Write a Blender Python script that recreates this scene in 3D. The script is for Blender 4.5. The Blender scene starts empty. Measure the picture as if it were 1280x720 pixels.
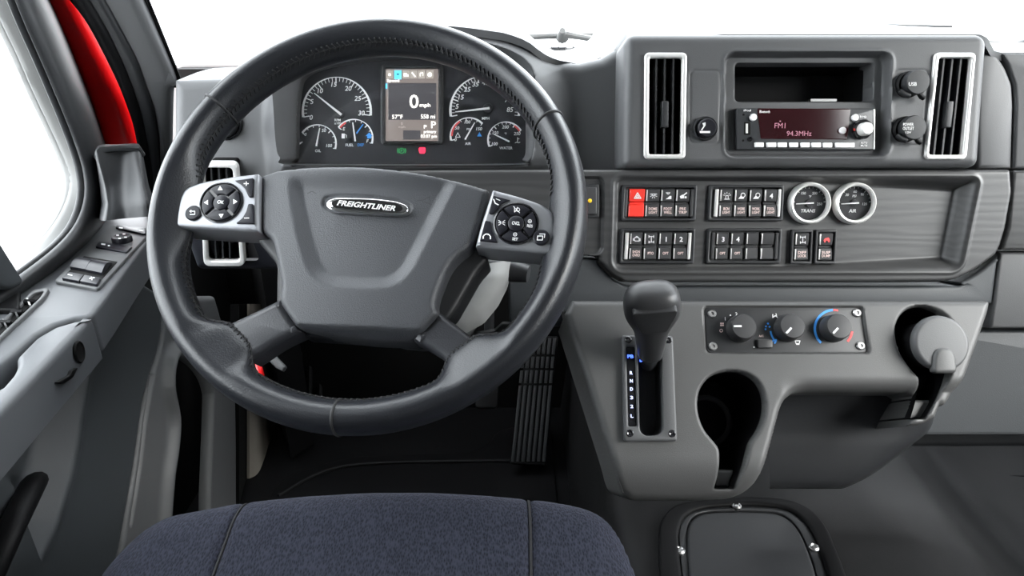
import bpy, bmesh, math, random
import numpy as np
from mathutils import Vector, Matrix
from mathutils.geometry import tessellate_polygon

random.seed(7)
SC = bpy.context.scene
COL = SC.collection
R = math.radians

# ------------------------------------------------------------------ camera
FPX, PITCH = 853.0, R(24.0)
CAM = np.array([0.0, 0.0, 1.05])
CF = np.array([0, math.cos(PITCH), -math.sin(PITCH)])
CU = np.array([0, math.sin(PITCH), math.cos(PITCH)])
cd = bpy.data.cameras.new('camera')
cd.sensor_width = 36.0
cd.lens = FPX / 1280.0 * 36.0
cd.clip_start = 0.02
co = bpy.data.objects.new('camera', cd)
co.location = CAM
co.rotation_euler = (R(90) - PITCH, 0, 0)
COL.objects.link(co)
SC.camera = co

# ------------------------------------------------------------------ sky, exposure
W_ = bpy.data.worlds.new('overcast_sky')
SC.world = W_
W_.use_nodes = True
bgn = W_.node_tree.nodes['Background']
bgn.inputs['Color'].default_value = (0.92, 0.96, 1.0, 1)
bgn.inputs['Strength'].default_value = 1.0
SC.view_settings.view_transform = 'Standard'
SC.view_settings.look = 'None'
SC.view_settings.gamma = 1.0
SC.view_settings.use_curve_mapping = False
SC.view_settings.exposure = 3.35
SUN = bpy.data.lights.new('hazy_sun', 'SUN')
SUN.energy = 0.8
SUN.angle = R(35)
SUN.color = (1.0, 0.97, 0.93)
so = bpy.data.objects.new('hazy_sun', SUN)
so.rotation_euler = Vector((-0.72, 0.45, -0.52)).to_track_quat('-Z', 'Y').to_euler()
COL.objects.link(so)


# ------------------------------------------------------------------ materials
def mat(name, col, rough=0.5, metal=0.0, bump=None, bscale=800.0, bstr=0.15, coat=0.0, emit=None, estr=1.0, var=0.0, spec=0.5):
    m = bpy.data.materials.new(name)
    m.use_nodes = True
    nt = m.node_tree
    p = nt.nodes['Principled BSDF']
    p.inputs['Base Color'].default_value = (*col, 1)
    p.inputs['Roughness'].default_value = rough
    p.inputs['Metallic'].default_value = metal
    p.inputs['Specular IOR Level'].default_value = spec
    p.inputs['Coat Weight'].default_value = coat
    p.inputs['Coat Roughness'].default_value = 0.05
    if emit:
        p.inputs['Emission Color'].default_value = (*emit, 1)
        p.inputs['Emission Strength'].default_value = estr
    if bump or var:
        tc = nt.nodes.new('ShaderNodeTexCoord')
        if bump == 'voronoi':
            t = nt.nodes.new('ShaderNodeTexVoronoi')
            t.inputs['Scale'].default_value = bscale
            out = t.outputs['Distance']
        else:
            t = nt.nodes.new('ShaderNodeTexNoise')
            t.inputs['Scale'].default_value = bscale
            t.inputs['Detail'].default_value = 2.0
            out = t.outputs['Fac']
        nt.links.new(tc.outputs['Object'], t.inputs['Vector'])
        if bump:
            b = nt.nodes.new('ShaderNodeBump')
            b.inputs['Strength'].default_value = bstr
            b.inputs['Distance'].default_value = 0.0006
            nt.links.new(out, b.inputs['Height'])
            nt.links.new(b.outputs['Normal'], p.inputs['Normal'])
        if var:
            n2 = nt.nodes.new('ShaderNodeTexNoise')
            n2.inputs['Scale'].default_value = 9.0
            n2.inputs['Detail'].default_value = 5.0
            nt.links.new(tc.outputs['Object'], n2.inputs['Vector'])
            mr = nt.nodes.new('ShaderNodeMapRange')
            mr.inputs['From Min'].default_value = 0.3
            mr.inputs['From Max'].default_value = 0.7
            mr.inputs['To Min'].default_value = 1.0 - var
            mr.inputs['To Max'].default_value = 1.0 + var
            nt.links.new(n2.outputs['Fac'], mr.inputs['Value'])
            mx = nt.nodes.new('ShaderNodeMix')
            mx.data_type = 'RGBA'
            mx.blend_type = 'MULTIPLY'
            mx.inputs[0].default_value = 1.0
            mx.inputs[6].default_value = (*col, 1)
            nt.links.new(mr.outputs['Result'], mx.inputs[7])
            nt.links.new(mx.outputs[2], p.inputs['Base Color'])
    return m


def glass_mat(name, tint=(1, 1, 1), f0=0.04, rough=0.0):
    m = bpy.data.materials.new(name)
    m.use_nodes = True
    nt = m.node_tree
    nt.nodes.remove(nt.nodes['Principled BSDF'])
    out = nt.nodes['Material Output']
    tr = nt.nodes.new('ShaderNodeBsdfTransparent')
    tr.inputs['Color'].default_value = (*tint, 1)
    gl = nt.nodes.new('ShaderNodeBsdfGlossy')
    gl.inputs['Roughness'].default_value = rough
    lw = nt.nodes.new('ShaderNodeLayerWeight')
    pw = nt.nodes.new('ShaderNodeMath')
    pw.operation = 'POWER'
    pw.inputs[1].default_value = 4.5
    nt.links.new(lw.outputs['Facing'], pw.inputs[0])
    fr = nt.nodes.new('ShaderNodeMath')
    fr.operation = 'MULTIPLY_ADD'
    fr.inputs[1].default_value = 0.85
    fr.inputs[2].default_value = f0
    nt.links.new(pw.outputs[0], fr.inputs[0])
    mx = nt.nodes.new('ShaderNodeMixShader')
    nt.links.new(fr.outputs[0], mx.inputs[0])
    nt.links.new(tr.outputs[0], mx.inputs[1])
    nt.links.new(gl.outputs[0], mx.inputs[2])
    nt.links.new(mx.outputs[0], out.inputs['Surface'])
    return m


def wood_mat(name):
    m = mat(name, (0.06, 0.06, 0.062), 0.42)
    nt = m.node_tree
    p = nt.nodes['Principled BSDF']
    tc = nt.nodes.new('ShaderNodeTexCoord')
    mp = nt.nodes.new('ShaderNodeMapping')
    mp.inputs['Scale'].default_value = (3.0, 22.0, 22.0)
    ns = nt.nodes.new('ShaderNodeTexNoise')
    ns.inputs['Scale'].default_value = 2.2
    ns.inputs['Detail'].default_value = 6
    ns.inputs['Distortion'].default_value = 1.6
    wv = nt.nodes.new('ShaderNodeTexWave')
    wv.wave_type = 'BANDS'
    wv.bands_direction = 'Z'
    wv.inputs['Scale'].default_value = 1.3
    wv.inputs['Distortion'].default_value = 9.0
    wv.inputs['Detail'].default_value = 3.0
    wv.inputs['Detail Scale'].default_value = 1.2
    mx = nt.nodes.new('ShaderNodeMix')
    mx.data_type = 'FLOAT'
    mx.inputs[0].default_value = 0.5
    cr = nt.nodes.new('ShaderNodeValToRGB')
    cr.color_ramp.elements[0].position = 0.25
    cr.color_ramp.elements[0].color = (0.035, 0.035, 0.036, 1)
    cr.color_ramp.elements[1].position = 0.8
    cr.color_ramp.elements[1].color = (0.050, 0.050, 0.050, 1)
    nt.links.new(tc.outputs['Object'], mp.inputs['Vector'])
    nt.links.new(mp.outputs[0], ns.inputs['Vector'])
    nt.links.new(mp.outputs[0], wv.inputs['Vector'])
    nt.links.new(ns.outputs['Fac'], mx.inputs[2])
    nt.links.new(wv.outputs['Fac'], mx.inputs[3])
    nt.links.new(mx.outputs[0], cr.inputs['Fac'])
    nt.links.new(cr.outputs['Color'], p.inputs['Base Color'])
    b = nt.nodes.new('ShaderNodeBump')
    b.inputs['Strength'].default_value = 0.25
    b.inputs['Distance'].default_value = 0.0005
    nt.links.new(mx.outputs[0], b.inputs['Height'])
    nt.links.new(b.outputs['Normal'], p.inputs['Normal'])
    return m


def fabric_mat(name):
    m = mat(name, (0.03, 0.032, 0.045), 0.9)
    nt = m.node_tree
    p = nt.nodes['Principled BSDF']
    p.inputs['Sheen Weight'].default_value = 0.06
    p.inputs['Specular IOR Level'].default_value = 0.2
    p.inputs['Sheen Roughness'].default_value = 0.4
    p.inputs['Sheen Tint'].default_value = (0.75, 0.8, 1.0, 1)
    tc = nt.nodes.new('ShaderNodeTexCoord')
    mp = nt.nodes.new('ShaderNodeMapping')
    mp.inputs['Scale'].default_value = (1.0, 0.45, 0.45)
    vo = nt.nodes.new('ShaderNodeTexVoronoi')
    vo.inputs['Scale'].default_value = 560
    ns = nt.nodes.new('ShaderNodeTexNoise')
    ns.inputs['Scale'].default_value = 40
    ns.inputs['Detail'].default_value = 2
    ad = nt.nodes.new('ShaderNodeMath')
    ad.operation = 'MULTIPLY_ADD'
    ad.inputs[1].default_value = 0.9
    cr = nt.nodes.new('ShaderNodeValToRGB')
    cr.color_ramp.elements[0].position = 0.12
    cr.color_ramp.elements[0].color = (0.0025, 0.003, 0.0065, 1)
    cr.color_ramp.elements[1].position = 0.75
    cr.color_ramp.elements[1].color = (0.020, 0.022, 0.034, 1)
    nt.links.new(tc.outputs['Object'], mp.inputs['Vector'])
    nt.links.new(mp.outputs[0], vo.inputs['Vector'])
    nt.links.new(tc.outputs['Object'], ns.inputs['Vector'])
    nt.links.new(vo.outputs['Distance'], ad.inputs[0])
    ns2 = nt.nodes.new('ShaderNodeMath')
    ns2.operation = 'MULTIPLY'
    ns2.inputs[1].default_value = 0.16
    nt.links.new(ns.outputs['Fac'], ns2.inputs[0])
    nt.links.new(ns2.outputs[0], ad.inputs[2])
    nt.links.new(ad.outputs[0], cr.inputs['Fac'])
    nt.links.new(cr.outputs['Color'], p.inputs['Base Color'])
    b = nt.nodes.new('ShaderNodeBump')
    b.inputs['Strength'].default_value = 0.6
    b.inputs['Distance'].default_value = 0.0012
    nt.links.new(vo.outputs['Distance'], b.inputs['Height'])
    nt.links.new(b.outputs['Normal'], p.inputs['Normal'])
    return m


M = dict(
    dash=mat('dash_plastic', (0.072, 0.073, 0.076), 0.5, bump='noise', bscale=1100, bstr=0.25),
    console=mat('console_plastic', (0.068, 0.068, 0.068), 0.5, bump='noise', bscale=1100, bstr=0.25),
    under=mat('dark_side_plastic', (0.013, 0.014, 0.019), 0.5, bump='noise', bscale=900, bstr=0.25, spec=0.35),
    ledge=mat('lit_ledge_plastic', (0.078, 0.082, 0.088), 0.5, bump='noise', bscale=900, bstr=0.25),  # door plastic made lighter; window light on the ledge put into its colour
    door=mat('door_plastic', (0.036, 0.040, 0.044), 0.52, bump='noise', bscale=900, bstr=0.3),
    dark=mat('dark_plastic', (0.017, 0.018, 0.020), 0.48, bump='noise', bscale=1100, bstr=0.2),
    mid=mat('grey_trim_plastic', (0.085, 0.087, 0.089), 0.5, bump='noise', bscale=1100, bstr=0.2),
    pale=mat('pale_grey_plastic', (0.22, 0.22, 0.215), 0.45),
    leather=mat('black_leather', (0.013, 0.014, 0.017), 0.34, bump='voronoi', bscale=620, bstr=0.22, spec=0.45),
    knob=mat('knob_plastic', (0.038, 0.038, 0.04), 0.42, bump='noise', bscale=1100, bstr=0.15),
    spoke=mat('spoke_skin', (0.022, 0.023, 0.027), 0.42, bump='voronoi', bscale=620, bstr=0.2),
    pad=mat('horn_pad_skin', (0.04, 0.042, 0.047), 0.46, bump='voronoi', bscale=900, bstr=0.45),
    thread=mat('black_thread', (0.012, 0.012, 0.013), 0.7),
    wood=wood_mat('dark_wood_trim'),
    silver=mat('silver_paint', (0.26, 0.265, 0.28), 0.38, metal=0.5),
    satin=mat('satin_silver', (0.78, 0.77, 0.75), 0.36, metal=0.35),
    chrome=mat('chrome', (0.82, 0.82, 0.82), 0.08, metal=1.0),
    steel=mat('screw_steel', (0.42, 0.42, 0.42), 0.38, metal=1.0),
    gloss=mat('gloss_black', (0.012, 0.012, 0.014), 0.14),
    button=mat('button_black', (0.012, 0.012, 0.016), 0.38, spec=0.25),
    rocker=mat('rocker_plastic', (0.045, 0.045, 0.047), 0.35),
    black=mat('matt_black', (0.003, 0.003, 0.003), 0.8, spec=0.2),
    rubber=mat('black_rubber', (0.0035, 0.0035, 0.004), 0.55, bump='noise', bscale=700, bstr=0.3, spec=0.16),
    floor=mat('floor_rubber', (0.009, 0.009, 0.0095), 0.55, bump='noise', bscale=650, bstr=0.5, var=0.35, spec=0.2),
    redpaint=mat('red_body_paint', (0.85, 0.004, 0.006), 0.35, coat=0.25, spec=0.3),
    red=mat('hazard_red', (0.85, 0.045, 0.03), 0.35),
    white=mat('white_print', (0.82, 0.82, 0.82), 0.5),
    pink=mat('pale_red_print', (0.8, 0.62, 0.58), 0.5),
    bluep=mat('blue_print', (0.05, 0.3, 0.8), 0.5),
    redp=mat('red_print', (0.75, 0.08, 0.08), 0.5),
    yellow=mat('yellow_plastic', (0.85, 0.55, 0.02), 0.4),
    beige=mat('beige_carpet', (0.2, 0.18, 0.15), 0.9),
    fabric=fabric_mat('seat_fabric'),
    seam=mat('seat_seam', (0.008, 0.008, 0.01), 0.9),
    dial=mat('dial_face', (0.025, 0.026, 0.03), 0.5, spec=0.3),
    needle=mat('needle_white', (0.8, 0.8, 0.8), 0.4),
    glass=glass_mat('window_glass', (0.97, 0.98, 0.98), 0.02),
    lens=glass_mat('instrument_lens', (0.97, 0.97, 0.97), 0.025, 0.02),
    scr=mat('screen_dark', (0.01, 0.01, 0.01), 0.3, emit=(0.018, 0.018, 0.02), estr=0.5),
    scrb=mat('screen_brown', (0.02, 0.02, 0.02), 0.3, emit=(0.05, 0.043, 0.04), estr=0.6),
    scrw=mat('screen_white', (0.1, 0.1, 0.1), 0.4, emit=(1, 0.97, 0.9), estr=0.22),
    scrt=mat('screen_tan', (0.1, 0.1, 0.1), 0.4, emit=(0.5, 0.46, 0.4), estr=0.09),
    scrc=mat('screen_cyan', (0.1, 0.1, 0.1), 0.4, emit=(0.05, 0.5, 0.9), estr=0.25),
    led_g=mat('green_telltale', (0.02, 0.1, 0.04), 0.4, emit=(0.03, 0.35, 0.1), estr=0.15),
    led_r=mat('red_telltale', (0.2, 0.01, 0.02), 0.4, emit=(0.9, 0.03, 0.08), estr=0.2),
    led_b=mat('blue_backlight', (0.1, 0.1, 0.3), 0.4, emit=(0.05, 0.12, 1.0), estr=0.4),
    led_w=mat('pale_blue_backlight', (0.2, 0.2, 0.4), 0.4, emit=(0.55, 0.65, 1.0), estr=0.22),
    radio_scr=mat('radio_display', (0.012, 0.003, 0.004), 0.2, emit=(0.03, 0.004, 0.006), estr=0.05, spec=0.3),
    radio_txt=mat('radio_characters', (0.1, 0.05, 0.06), 0.4, emit=(0.75, 0.3, 0.42), estr=0.07),
    radio=mat('radio_faceplate', (0.035, 0.037, 0.04), 0.4),
    concrete=mat('pale_concrete', (0.35, 0.35, 0.345), 0.9),
    liner=mat('grey_headliner', (0.13, 0.13, 0.13), 0.9),
)

# ------------------------------------------------------------------ frames
class Frame:
    """A working plane: origin O, in-plane axes U and V, normal N (metres)."""
    def __init__(s, O, U, V):
        s.O, s.U, s.V = (np.array(a, float) for a in (O, U, V))
        s.U /= np.linalg.norm(s.U)
        s.V /= np.linalg.norm(s.V)
        s.N = np.cross(s.U, s.V)

    def w(s, uv, h=0.0):
        uv = np.asarray(uv, float)
        h = np.asarray(h, float)
        return s.O + uv[..., :1] * s.U + uv[..., 1:2] * s.V + h[..., None] * s.N

    def px(s, x, y, h=0.0):
        d = ray(x, y)
        t = (h + (s.O - CAM) @ s.N) / (d @ s.N)
        p = CAM + t * d - s.O
        return np.array([p @ s.U, p @ s.V])

    def pp(s, pts, h=0.0):
        return np.array([s.px(x, y, h) for x, y in pts])

    def p3(s, x, y, h=0.0):
        return s.w(s.px(x, y, h), h)

    def up(s, h):
        return Frame(s.O + h * s.N, s.U, s.V)


def ray(x, y):
    return CF + (x - 640) / FPX * np.array([1.0, 0, 0]) + (360 - y) / FPX * CU


def face(x, y, depth, tilt, yaw=0.0):
    O = CAM + depth * ray(x, y)
    t, w = R(tilt), R(yaw)
    U = np.array([math.cos(w), math.sin(w), 0])
    V = np.array([-math.sin(w) * math.sin(t), math.cos(w) * math.sin(t), math.cos(t)])
    return Frame(O, U, V)


FP = face(1000, 120, 0.870, 17)      # centre pod front
FS = face(1000, 280, 0.900, 17)      # switch fascia
FH = face(510, 140, 0.900, 17)       # instrument hood front
FC = face(510, 140, 0.945, 19)       # instrument dial plane
FK = face(1000, 420, 0.850, 38)      # console front
WH_O = np.array([-0.15042, 0.67930, 0.83397])
WA, WY = 0.70229, -0.08115
FW = Frame(WH_O, (math.cos(WY), math.sin(WY), 0), (-math.sin(WY) * math.sin(WA), math.cos(WY) * math.sin(WA), math.cos(WA)))
FD = Frame((-0.70, 1.0, 0.8), (0, 1, 0), (0, 0, 1))      # door window plane, normal +x
FN = Frame((-0.60, 1.0, 0.4), (0, 1, 0), (0, 0, 1))      # door inner panel / kick panel plane
FL = Frame((-0.56, 0.9, 0.655), (1, 0, 0), (0, 1, 0.0))  # door ledge, normal +z
FA = face(215, 100, 1.14, -22)       # a-pillar plane
FG = Frame((0.3, 0.8, 0.30), (1, 0, 0), (0, 1, 0))       # engine cover top
ST = R(16.5)
FT = Frame((-0.13, 0.53, 0.548), (1, 0, 0), (0, math.cos(ST), math.sin(ST)))   # seat top

# ------------------------------------------------------------------ objects
BASE = {}


def tag(o, label=None, cat=None, group=None, kind=None):
    for k, v in (('label', label), ('category', cat), ('group', group), ('kind', kind)):
        if v:
            o[k] = v
    return o


def thing(name, label, cat, loc, group=None):
    o = bpy.data.objects.new(name, None)
    o.empty_display_size = 0.02
    o.location = tuple(map(float, loc))
    COL.objects.link(o)
    BASE[o] = np.array(loc, float)
    return tag(o, label, cat, group)


def mesh(name, verts, faces, m, parent=None, smooth=True, sharp=38, kind=None, label=None):
    verts = np.asarray(verts, float)
    if parent is not None:
        base = BASE[parent]
    else:
        base = (verts.min(0) + verts.max(0)) / 2
        base[2] = verts[:, 2].min()
    me = bpy.data.meshes.new(name)
    me.from_pydata((verts - base).tolist(), [], [list(map(int, f)) for f in faces])
    me.materials.append(M[m] if isinstance(m, str) else m)
    bm = bmesh.new()
    bm.from_mesh(me)
    bmesh.ops.remove_doubles(bm, verts=bm.verts, dist=1e-7)
    bm.to_mesh(me)
    bm.free()
    if smooth:
        me.polygons.foreach_set('use_smooth', [True] * len(me.polygons))
        me.set_sharp_from_angle(angle=R(sharp))
    me.update()
    o = bpy.data.objects.new(name, me)
    COL.objects.link(o)
    if parent is not None:
        o.parent = parent
    else:
        o.location = tuple(base)
    BASE[o] = base
    if kind:
        o['kind'] = kind
    if label:
        o['label'] = label
    return o


# ------------------------------------------------------------------ outlines
def rpoly(pts, r, n=5):
    """Closed polygon with its corners rounded (any 2-D space)."""
    pts = [np.array(p, float) for p in pts]
    k = len(pts)
    out = []
    for i in range(k):
        a, b, c = pts[i - 1], pts[i], pts[(i + 1) % k]
        ri = r[i] if isinstance(r, (list, tuple)) else r
        da, dc = a - b, c - b
        la, lc = np.linalg.norm(da), np.linalg.norm(dc)
        q = min(ri, la * 0.49, lc * 0.49)
        if q < 1e-9:
            out.append(b)
            continue
        p0, p1 = b + da / la * q, b + dc / lc * q
        for j in range(n + 1):
            t = j / n
            w = 0.75
            den = (1 - t) ** 2 + 2 * w * t * (1 - t) + t * t
            out.append(((1 - t) ** 2 * p0 + 2 * w * t * (1 - t) * b + t * t * p1) / den)
    return [tuple(p) for p in out]


def rrect(x0, y0, x1, y1, r, n=5):
    return rpoly([(x0, y0), (x1, y0), (x1, y1), (x0, y1)], r, n)


def ell(cx, cy, rx, ry=None, n=32, a0=0, a1=360):
    ry = rx if ry is None else ry
    full = abs(a1 - a0) >= 360
    return [(cx + rx * math.cos(R(a0 + (a1 - a0) * i / (n if full else n - 1))), cy - ry * math.sin(R(a0 + (a1 - a0) * i / (n if full else n - 1)))) for i in range(n)]


def cat(pts, n=6, closed=False):
    P = [np.array(p, float) for p in pts]
    k = len(P)
    out = []
    for i in range(k if closed else k - 1):
        g = (lambda j: P[j % k]) if closed else (lambda j: P[min(max(j, 0), k - 1)])
        a, b, c, d = g(i - 1), g(i), g(i + 1), g(i + 2)
        for j in range(n):
            t = j / n
            out.append(0.5 * (2 * b + (c - a) * t + (2 * a - 5 * b + 4 * c - d) * t * t + (3 * b - a - 3 * c + d) * t ** 3))
    if not closed:
        out.append(P[-1])
    return [tuple(p) for p in out]


def resample(pts, n, closed=False):
    P = np.array(pts, float)
    if closed:
        P = np.vstack([P, P[:1]])
    d = np.r_[0, np.cumsum(np.linalg.norm(np.diff(P, axis=0), axis=1))]
    t = np.linspace(0, d[-1], n + 1)[:-1] if closed else np.linspace(0, d[-1], n)
    return np.stack([np.interp(t, d, P[:, k]) for k in range(P.shape[1])], 1)


def area(P):
    x, y = P[:, 0], P[:, 1]
    return 0.5 * np.sum(x * np.roll(y, -1) - np.roll(x, -1) * y)


def clean(P):
    P = np.asarray(P, float)
    keep = np.linalg.norm(P - np.roll(P, 1, 0), axis=1) > 1e-6
    return P[keep]


def inset(P, d):
    """Offset a CCW polygon inward by d."""
    a = P - np.roll(P, 1, 0)
    b = np.roll(P, -1, 0) - P
    a /= np.linalg.norm(a, axis=1)[:, None]
    b /= np.linalg.norm(b, axis=1)[:, None]
    n1 = np.stack([-a[:, 1], a[:, 0]], 1)
    n2 = np.stack([-b[:, 1], b[:, 0]], 1)
    n = n1 + n2
    l = np.linalg.norm(n, axis=1)[:, None]
    n = n / np.maximum(l, 1e-6)
    c = np.maximum((n * n1).sum(1), 0.35)[:, None]
    return P + n * d / c


def tess(loops):
    return tessellate_polygon([[Vector((p[0], p[1], 0)) for p in L] for L in loops])


# ------------------------------------------------------------------ builders
def plate_geo(fr, outline, h0, h1, bev=0.001, holes=(), segs=3, hole_bev=None, back=True):
    P = clean(outline)
    if area(P) < 0:
        P = P[::-1]
    loops = [(P, 1.0, bev)]
    for h in holes:
        H = clean(h)
        if area(H) < 0:
            H = H[::-1]
        loops.append((H, -1.0, bev if hole_bev is None else hole_bev))
    V, F, tops, bots = [], [], [], []
    for L, sg, bv in loops:
        n = len(L)
        rings = [(0.0, h0), (0.0, h1 - bv)]
        if bv > 0:
            for k in range(1, segs + 1):
                a = k / segs * math.pi / 2
                rings.append((bv * (1 - math.cos(a)), h1 - bv + bv * math.sin(a)))
        base = len(V)
        for ins, h in rings:
            Q = inset(L, ins * sg) if ins else L
            V.extend(fr.w(Q, np.full(n, h)))
        for r in range(len(rings) - 1):
            for i in range(n):
                j = (i + 1) % n
                q = [base + r * n + i, base + r * n + j, base + (r + 1) * n + j, base + (r + 1) * n + i]
                F.append(q if sg > 0 else q[::-1])
        tops.append([base + (len(rings) - 1) * n + i for i in range(n)])
        bots.append([base + i for i in range(n)])
    loc = [np.array([[(V[i] - fr.O) @ fr.U, (V[i] - fr.O) @ fr.V] for i in T]) for T in tops]
    idx = [i for T in tops for i in T]
    flat = np.vstack(loc)
    for t in tess(loc):
        a, b, c = flat[t[0]], flat[t[1]], flat[t[2]]
        s = (b[0] - a[0]) * (c[1] - a[1]) - (b[1] - a[1]) * (c[0] - a[0])
        f = [idx[k] for k in t]
        F.append(f if s > 0 else f[::-1])
    if back:
        idb = [i for T in bots for i in T]
        locb = [L for L, _, _ in loops]
        flat = np.vstack(locb)
        for t in tess(locb):
            a, b, c = flat[t[0]], flat[t[1]], flat[t[2]]
            s = (b[0] - a[0]) * (c[1] - a[1]) - (b[1] - a[1]) * (c[0] - a[0])
            f = [idb[k] for k in t]
            F.append(f if s < 0 else f[::-1])
    return np.array(V), F


def plate(name, fr, outline_px, h0, h1, m, parent=None, bev=0.001, holes=(), segs=3, hole_bev=None, at=None, uv=False, **kw):
    at = h1 if at is None else at
    P = np.array(outline_px) if uv else fr.pp(outline_px, at)
    H = [np.array(h) if uv else fr.pp(h, at) for h in holes]
    V, F = plate_geo(fr, P, h0, h1, bev, H, segs, hole_bev)
    return mesh(name, V, F, m, parent, **kw)


def lathe_geo(fr, c, prof, n=32, sx=1.0, sy=1.0):
    V, F = [], []
    a = np.linspace(0, 2 * np.pi, n, endpoint=False)
    for r, h in prof:
        V.extend(fr.w(np.stack([c[0] + r * sx * np.cos(a), c[1] + r * sy * np.sin(a)], 1), np.full(n, h)))
    for k in range(len(prof) - 1):
        for i in range(n):
            j = (i + 1) % n
            F.append([k * n + i, k * n + j, (k + 1) * n + j, (k + 1) * n + i])
    if prof[0][0] > 1e-5:
        F.append(list(range(n))[::-1])
    if prof[-1][0] > 1e-5:
        F.append([(len(prof) - 1) * n + i for i in range(n)])
    return np.array(V), F


def lathe(name, fr, cpx, prof, m, parent=None, n=32, at=0.0, sx=1.0, sy=1.0, uv=False, **kw):
    c = np.array(cpx) if uv else fr.px(*cpx, at)
    V, F = lathe_geo(fr, c, prof, n, sx, sy)
    return mesh(name, V, F, m, parent, **kw)


def loft_geo(rings, caps=True, closed=True):
    rings = [np.asarray(r, float) for r in rings]
    n = len(rings[0])
    V = np.vstack(rings)
    F = []
    for k in range(len(rings) - 1):
        for i in range(n if closed else n - 1):
            j = (i + 1) % n
            F.append([k * n + i, k * n + j, (k + 1) * n + j, (k + 1) * n + i])
    if caps and closed:
        F.append(list(range(n))[::-1])
        F.append([(len(rings) - 1) * n + i for i in range(n)])
    return V, F


def loft(name, rings, m, parent=None, caps=True, closed=True, **kw):
    V, F = loft_geo(rings, caps, closed)
    return mesh(name, V, F, m, parent, **kw)


def tube_rings(pts, rad, n=10, closed=False, sq=1.0):
    P = np.array(pts, float)
    k = len(P)
    rad = np.full(k, rad) if np.isscalar(rad) else np.asarray(rad, float)
    T = np.gradient(P, axis=0)
    if closed:
        T = np.roll(P, -1, 0) - np.roll(P, 1, 0)
    T /= np.linalg.norm(T, axis=1)[:, None]
    up = np.array([0, 0, 1.0])
    if abs(T[0] @ up) > 0.9:
        up = np.array([0, 1.0, 0])
    x = np.cross(T[0], up)
    x /= np.linalg.norm(x)
    rings = []
    a = np.linspace(0, 2 * np.pi, n, endpoint=False)
    for i in range(k):
        x = x - T[i] * (x @ T[i])
        x /= np.linalg.norm(x)
        y = np.cross(T[i], x)
        rings.append(P[i] + rad[i] * (np.cos(a)[:, None] * x + sq * np.sin(a)[:, None] * y))
    return rings


def tube(name, pts, rad, m, parent=None, n=10, **kw):
    return loft(name, tube_rings(pts, rad, n), m, parent, **kw)


def geo_box(c, X, Y, Z):
    """Box from its centre and three half-axis vectors."""
    c, X, Y, Z = (np.array(a, float) for a in (c, X, Y, Z))
    V = [c + i * X + j * Y + k * Z for k in (-1, 1) for j in (-1, 1) for i in (-1, 1)]
    F = [[0, 2, 3, 1], [4, 5, 7, 6], [0, 1, 5, 4], [2, 6, 7, 3], [0, 4, 6, 2], [1, 3, 7, 5]]
    return np.array(V), F


def join(parts):
    V, F, o = [], [], 0
    for v, f in parts:
        V.append(np.asarray(v))
        F.extend([[i + o for i in q] for q in f])
        o += len(v)
    return np.vstack(V), F


def sheet(name, rows, m, parent=None, nu=40, nv=5, thick=None, tdir=None, **kw):
    """Skin across several 3-D polylines; Catmull-Rom from row to row."""
    rows = [resample(r, nu) for r in rows]
    cols = []
    for i in range(nu):
        cols.append(np.array(cat([r[i] for r in rows], nv)))
    G = np.array(cols)
    a, b = G.shape[:2]
    V = G.reshape(-1, 3)
    F = [[i * b + j, (i + 1) * b + j, (i + 1) * b + j + 1, i * b + j + 1] for i in range(a - 1) for j in range(b - 1)]
    if thick:
        off = np.array(tdir, float) * thick
        V2 = V + off
        n0 = len(V)
        F2 = [[k + n0 for k in f[::-1]] for f in F]
        rim = [(i * b, (i + 1) * b) for i in range(a - 1)] + [((a - 1) * b + j, (a - 1) * b + j + 1) for j in range(b - 1)] \
            + [((i + 1) * b + b - 1, i * b + b - 1) for i in range(a - 1)] + [(j + 1, j) for j in range(b - 1)]
        F = F + F2 + [[q, p, p + n0, q + n0] for p, q in rim]
        V = np.vstack([V, V2])
    return mesh(name, V, F, m, parent, **kw)


# signed distances (negative inside), in metres on a plane
def sd_poly(P, u, v):
    P = clean(P)
    d = np.full(u.shape, 1e9)
    s = np.ones(u.shape)
    n = len(P)
    for i in range(n):
        a, b = P[i], P[i - 1]
        e = b - a
        wx, wy = u - a[0], v - a[1]
        t = np.clip((wx * e[0] + wy * e[1]) / (e @ e), 0, 1)
        dx, dy = wx - e[0] * t, wy - e[1] * t
        d = np.minimum(d, dx * dx + dy * dy)
        c1 = v >= a[1]
        c2 = v < b[1]
        c3 = e[0] * wy > e[1] * wx
        flip = (c1 & c2 & c3) | (~c1 & ~c2 & ~c3)
        s = np.where(flip, -s, s)
    return s * np.sqrt(d)


def sd_line(P, u, v):
    d = np.full(u.shape, 1e9)
    for a, b in zip(P[:-1], P[1:]):
        e = b - a
        wx, wy = u - a[0], v - a[1]
        t = np.clip((wx * e[0] + wy * e[1]) / (e @ e), 0, 1)
        d = np.minimum(d, (wx - e[0] * t) ** 2 + (wy - e[1] * t) ** 2)
    return np.sqrt(d)


def sstep(x, a, b):
    t = np.clip((x - a) / (b - a), 0, 1)
    return t * t * (3 - 2 * t)


def roundoff(sd, r):
    t = np.clip((sd + r) / r, 0, 1)
    return -r * (1 - np.sqrt(np.maximum(1 - t * t, 0)))


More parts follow.
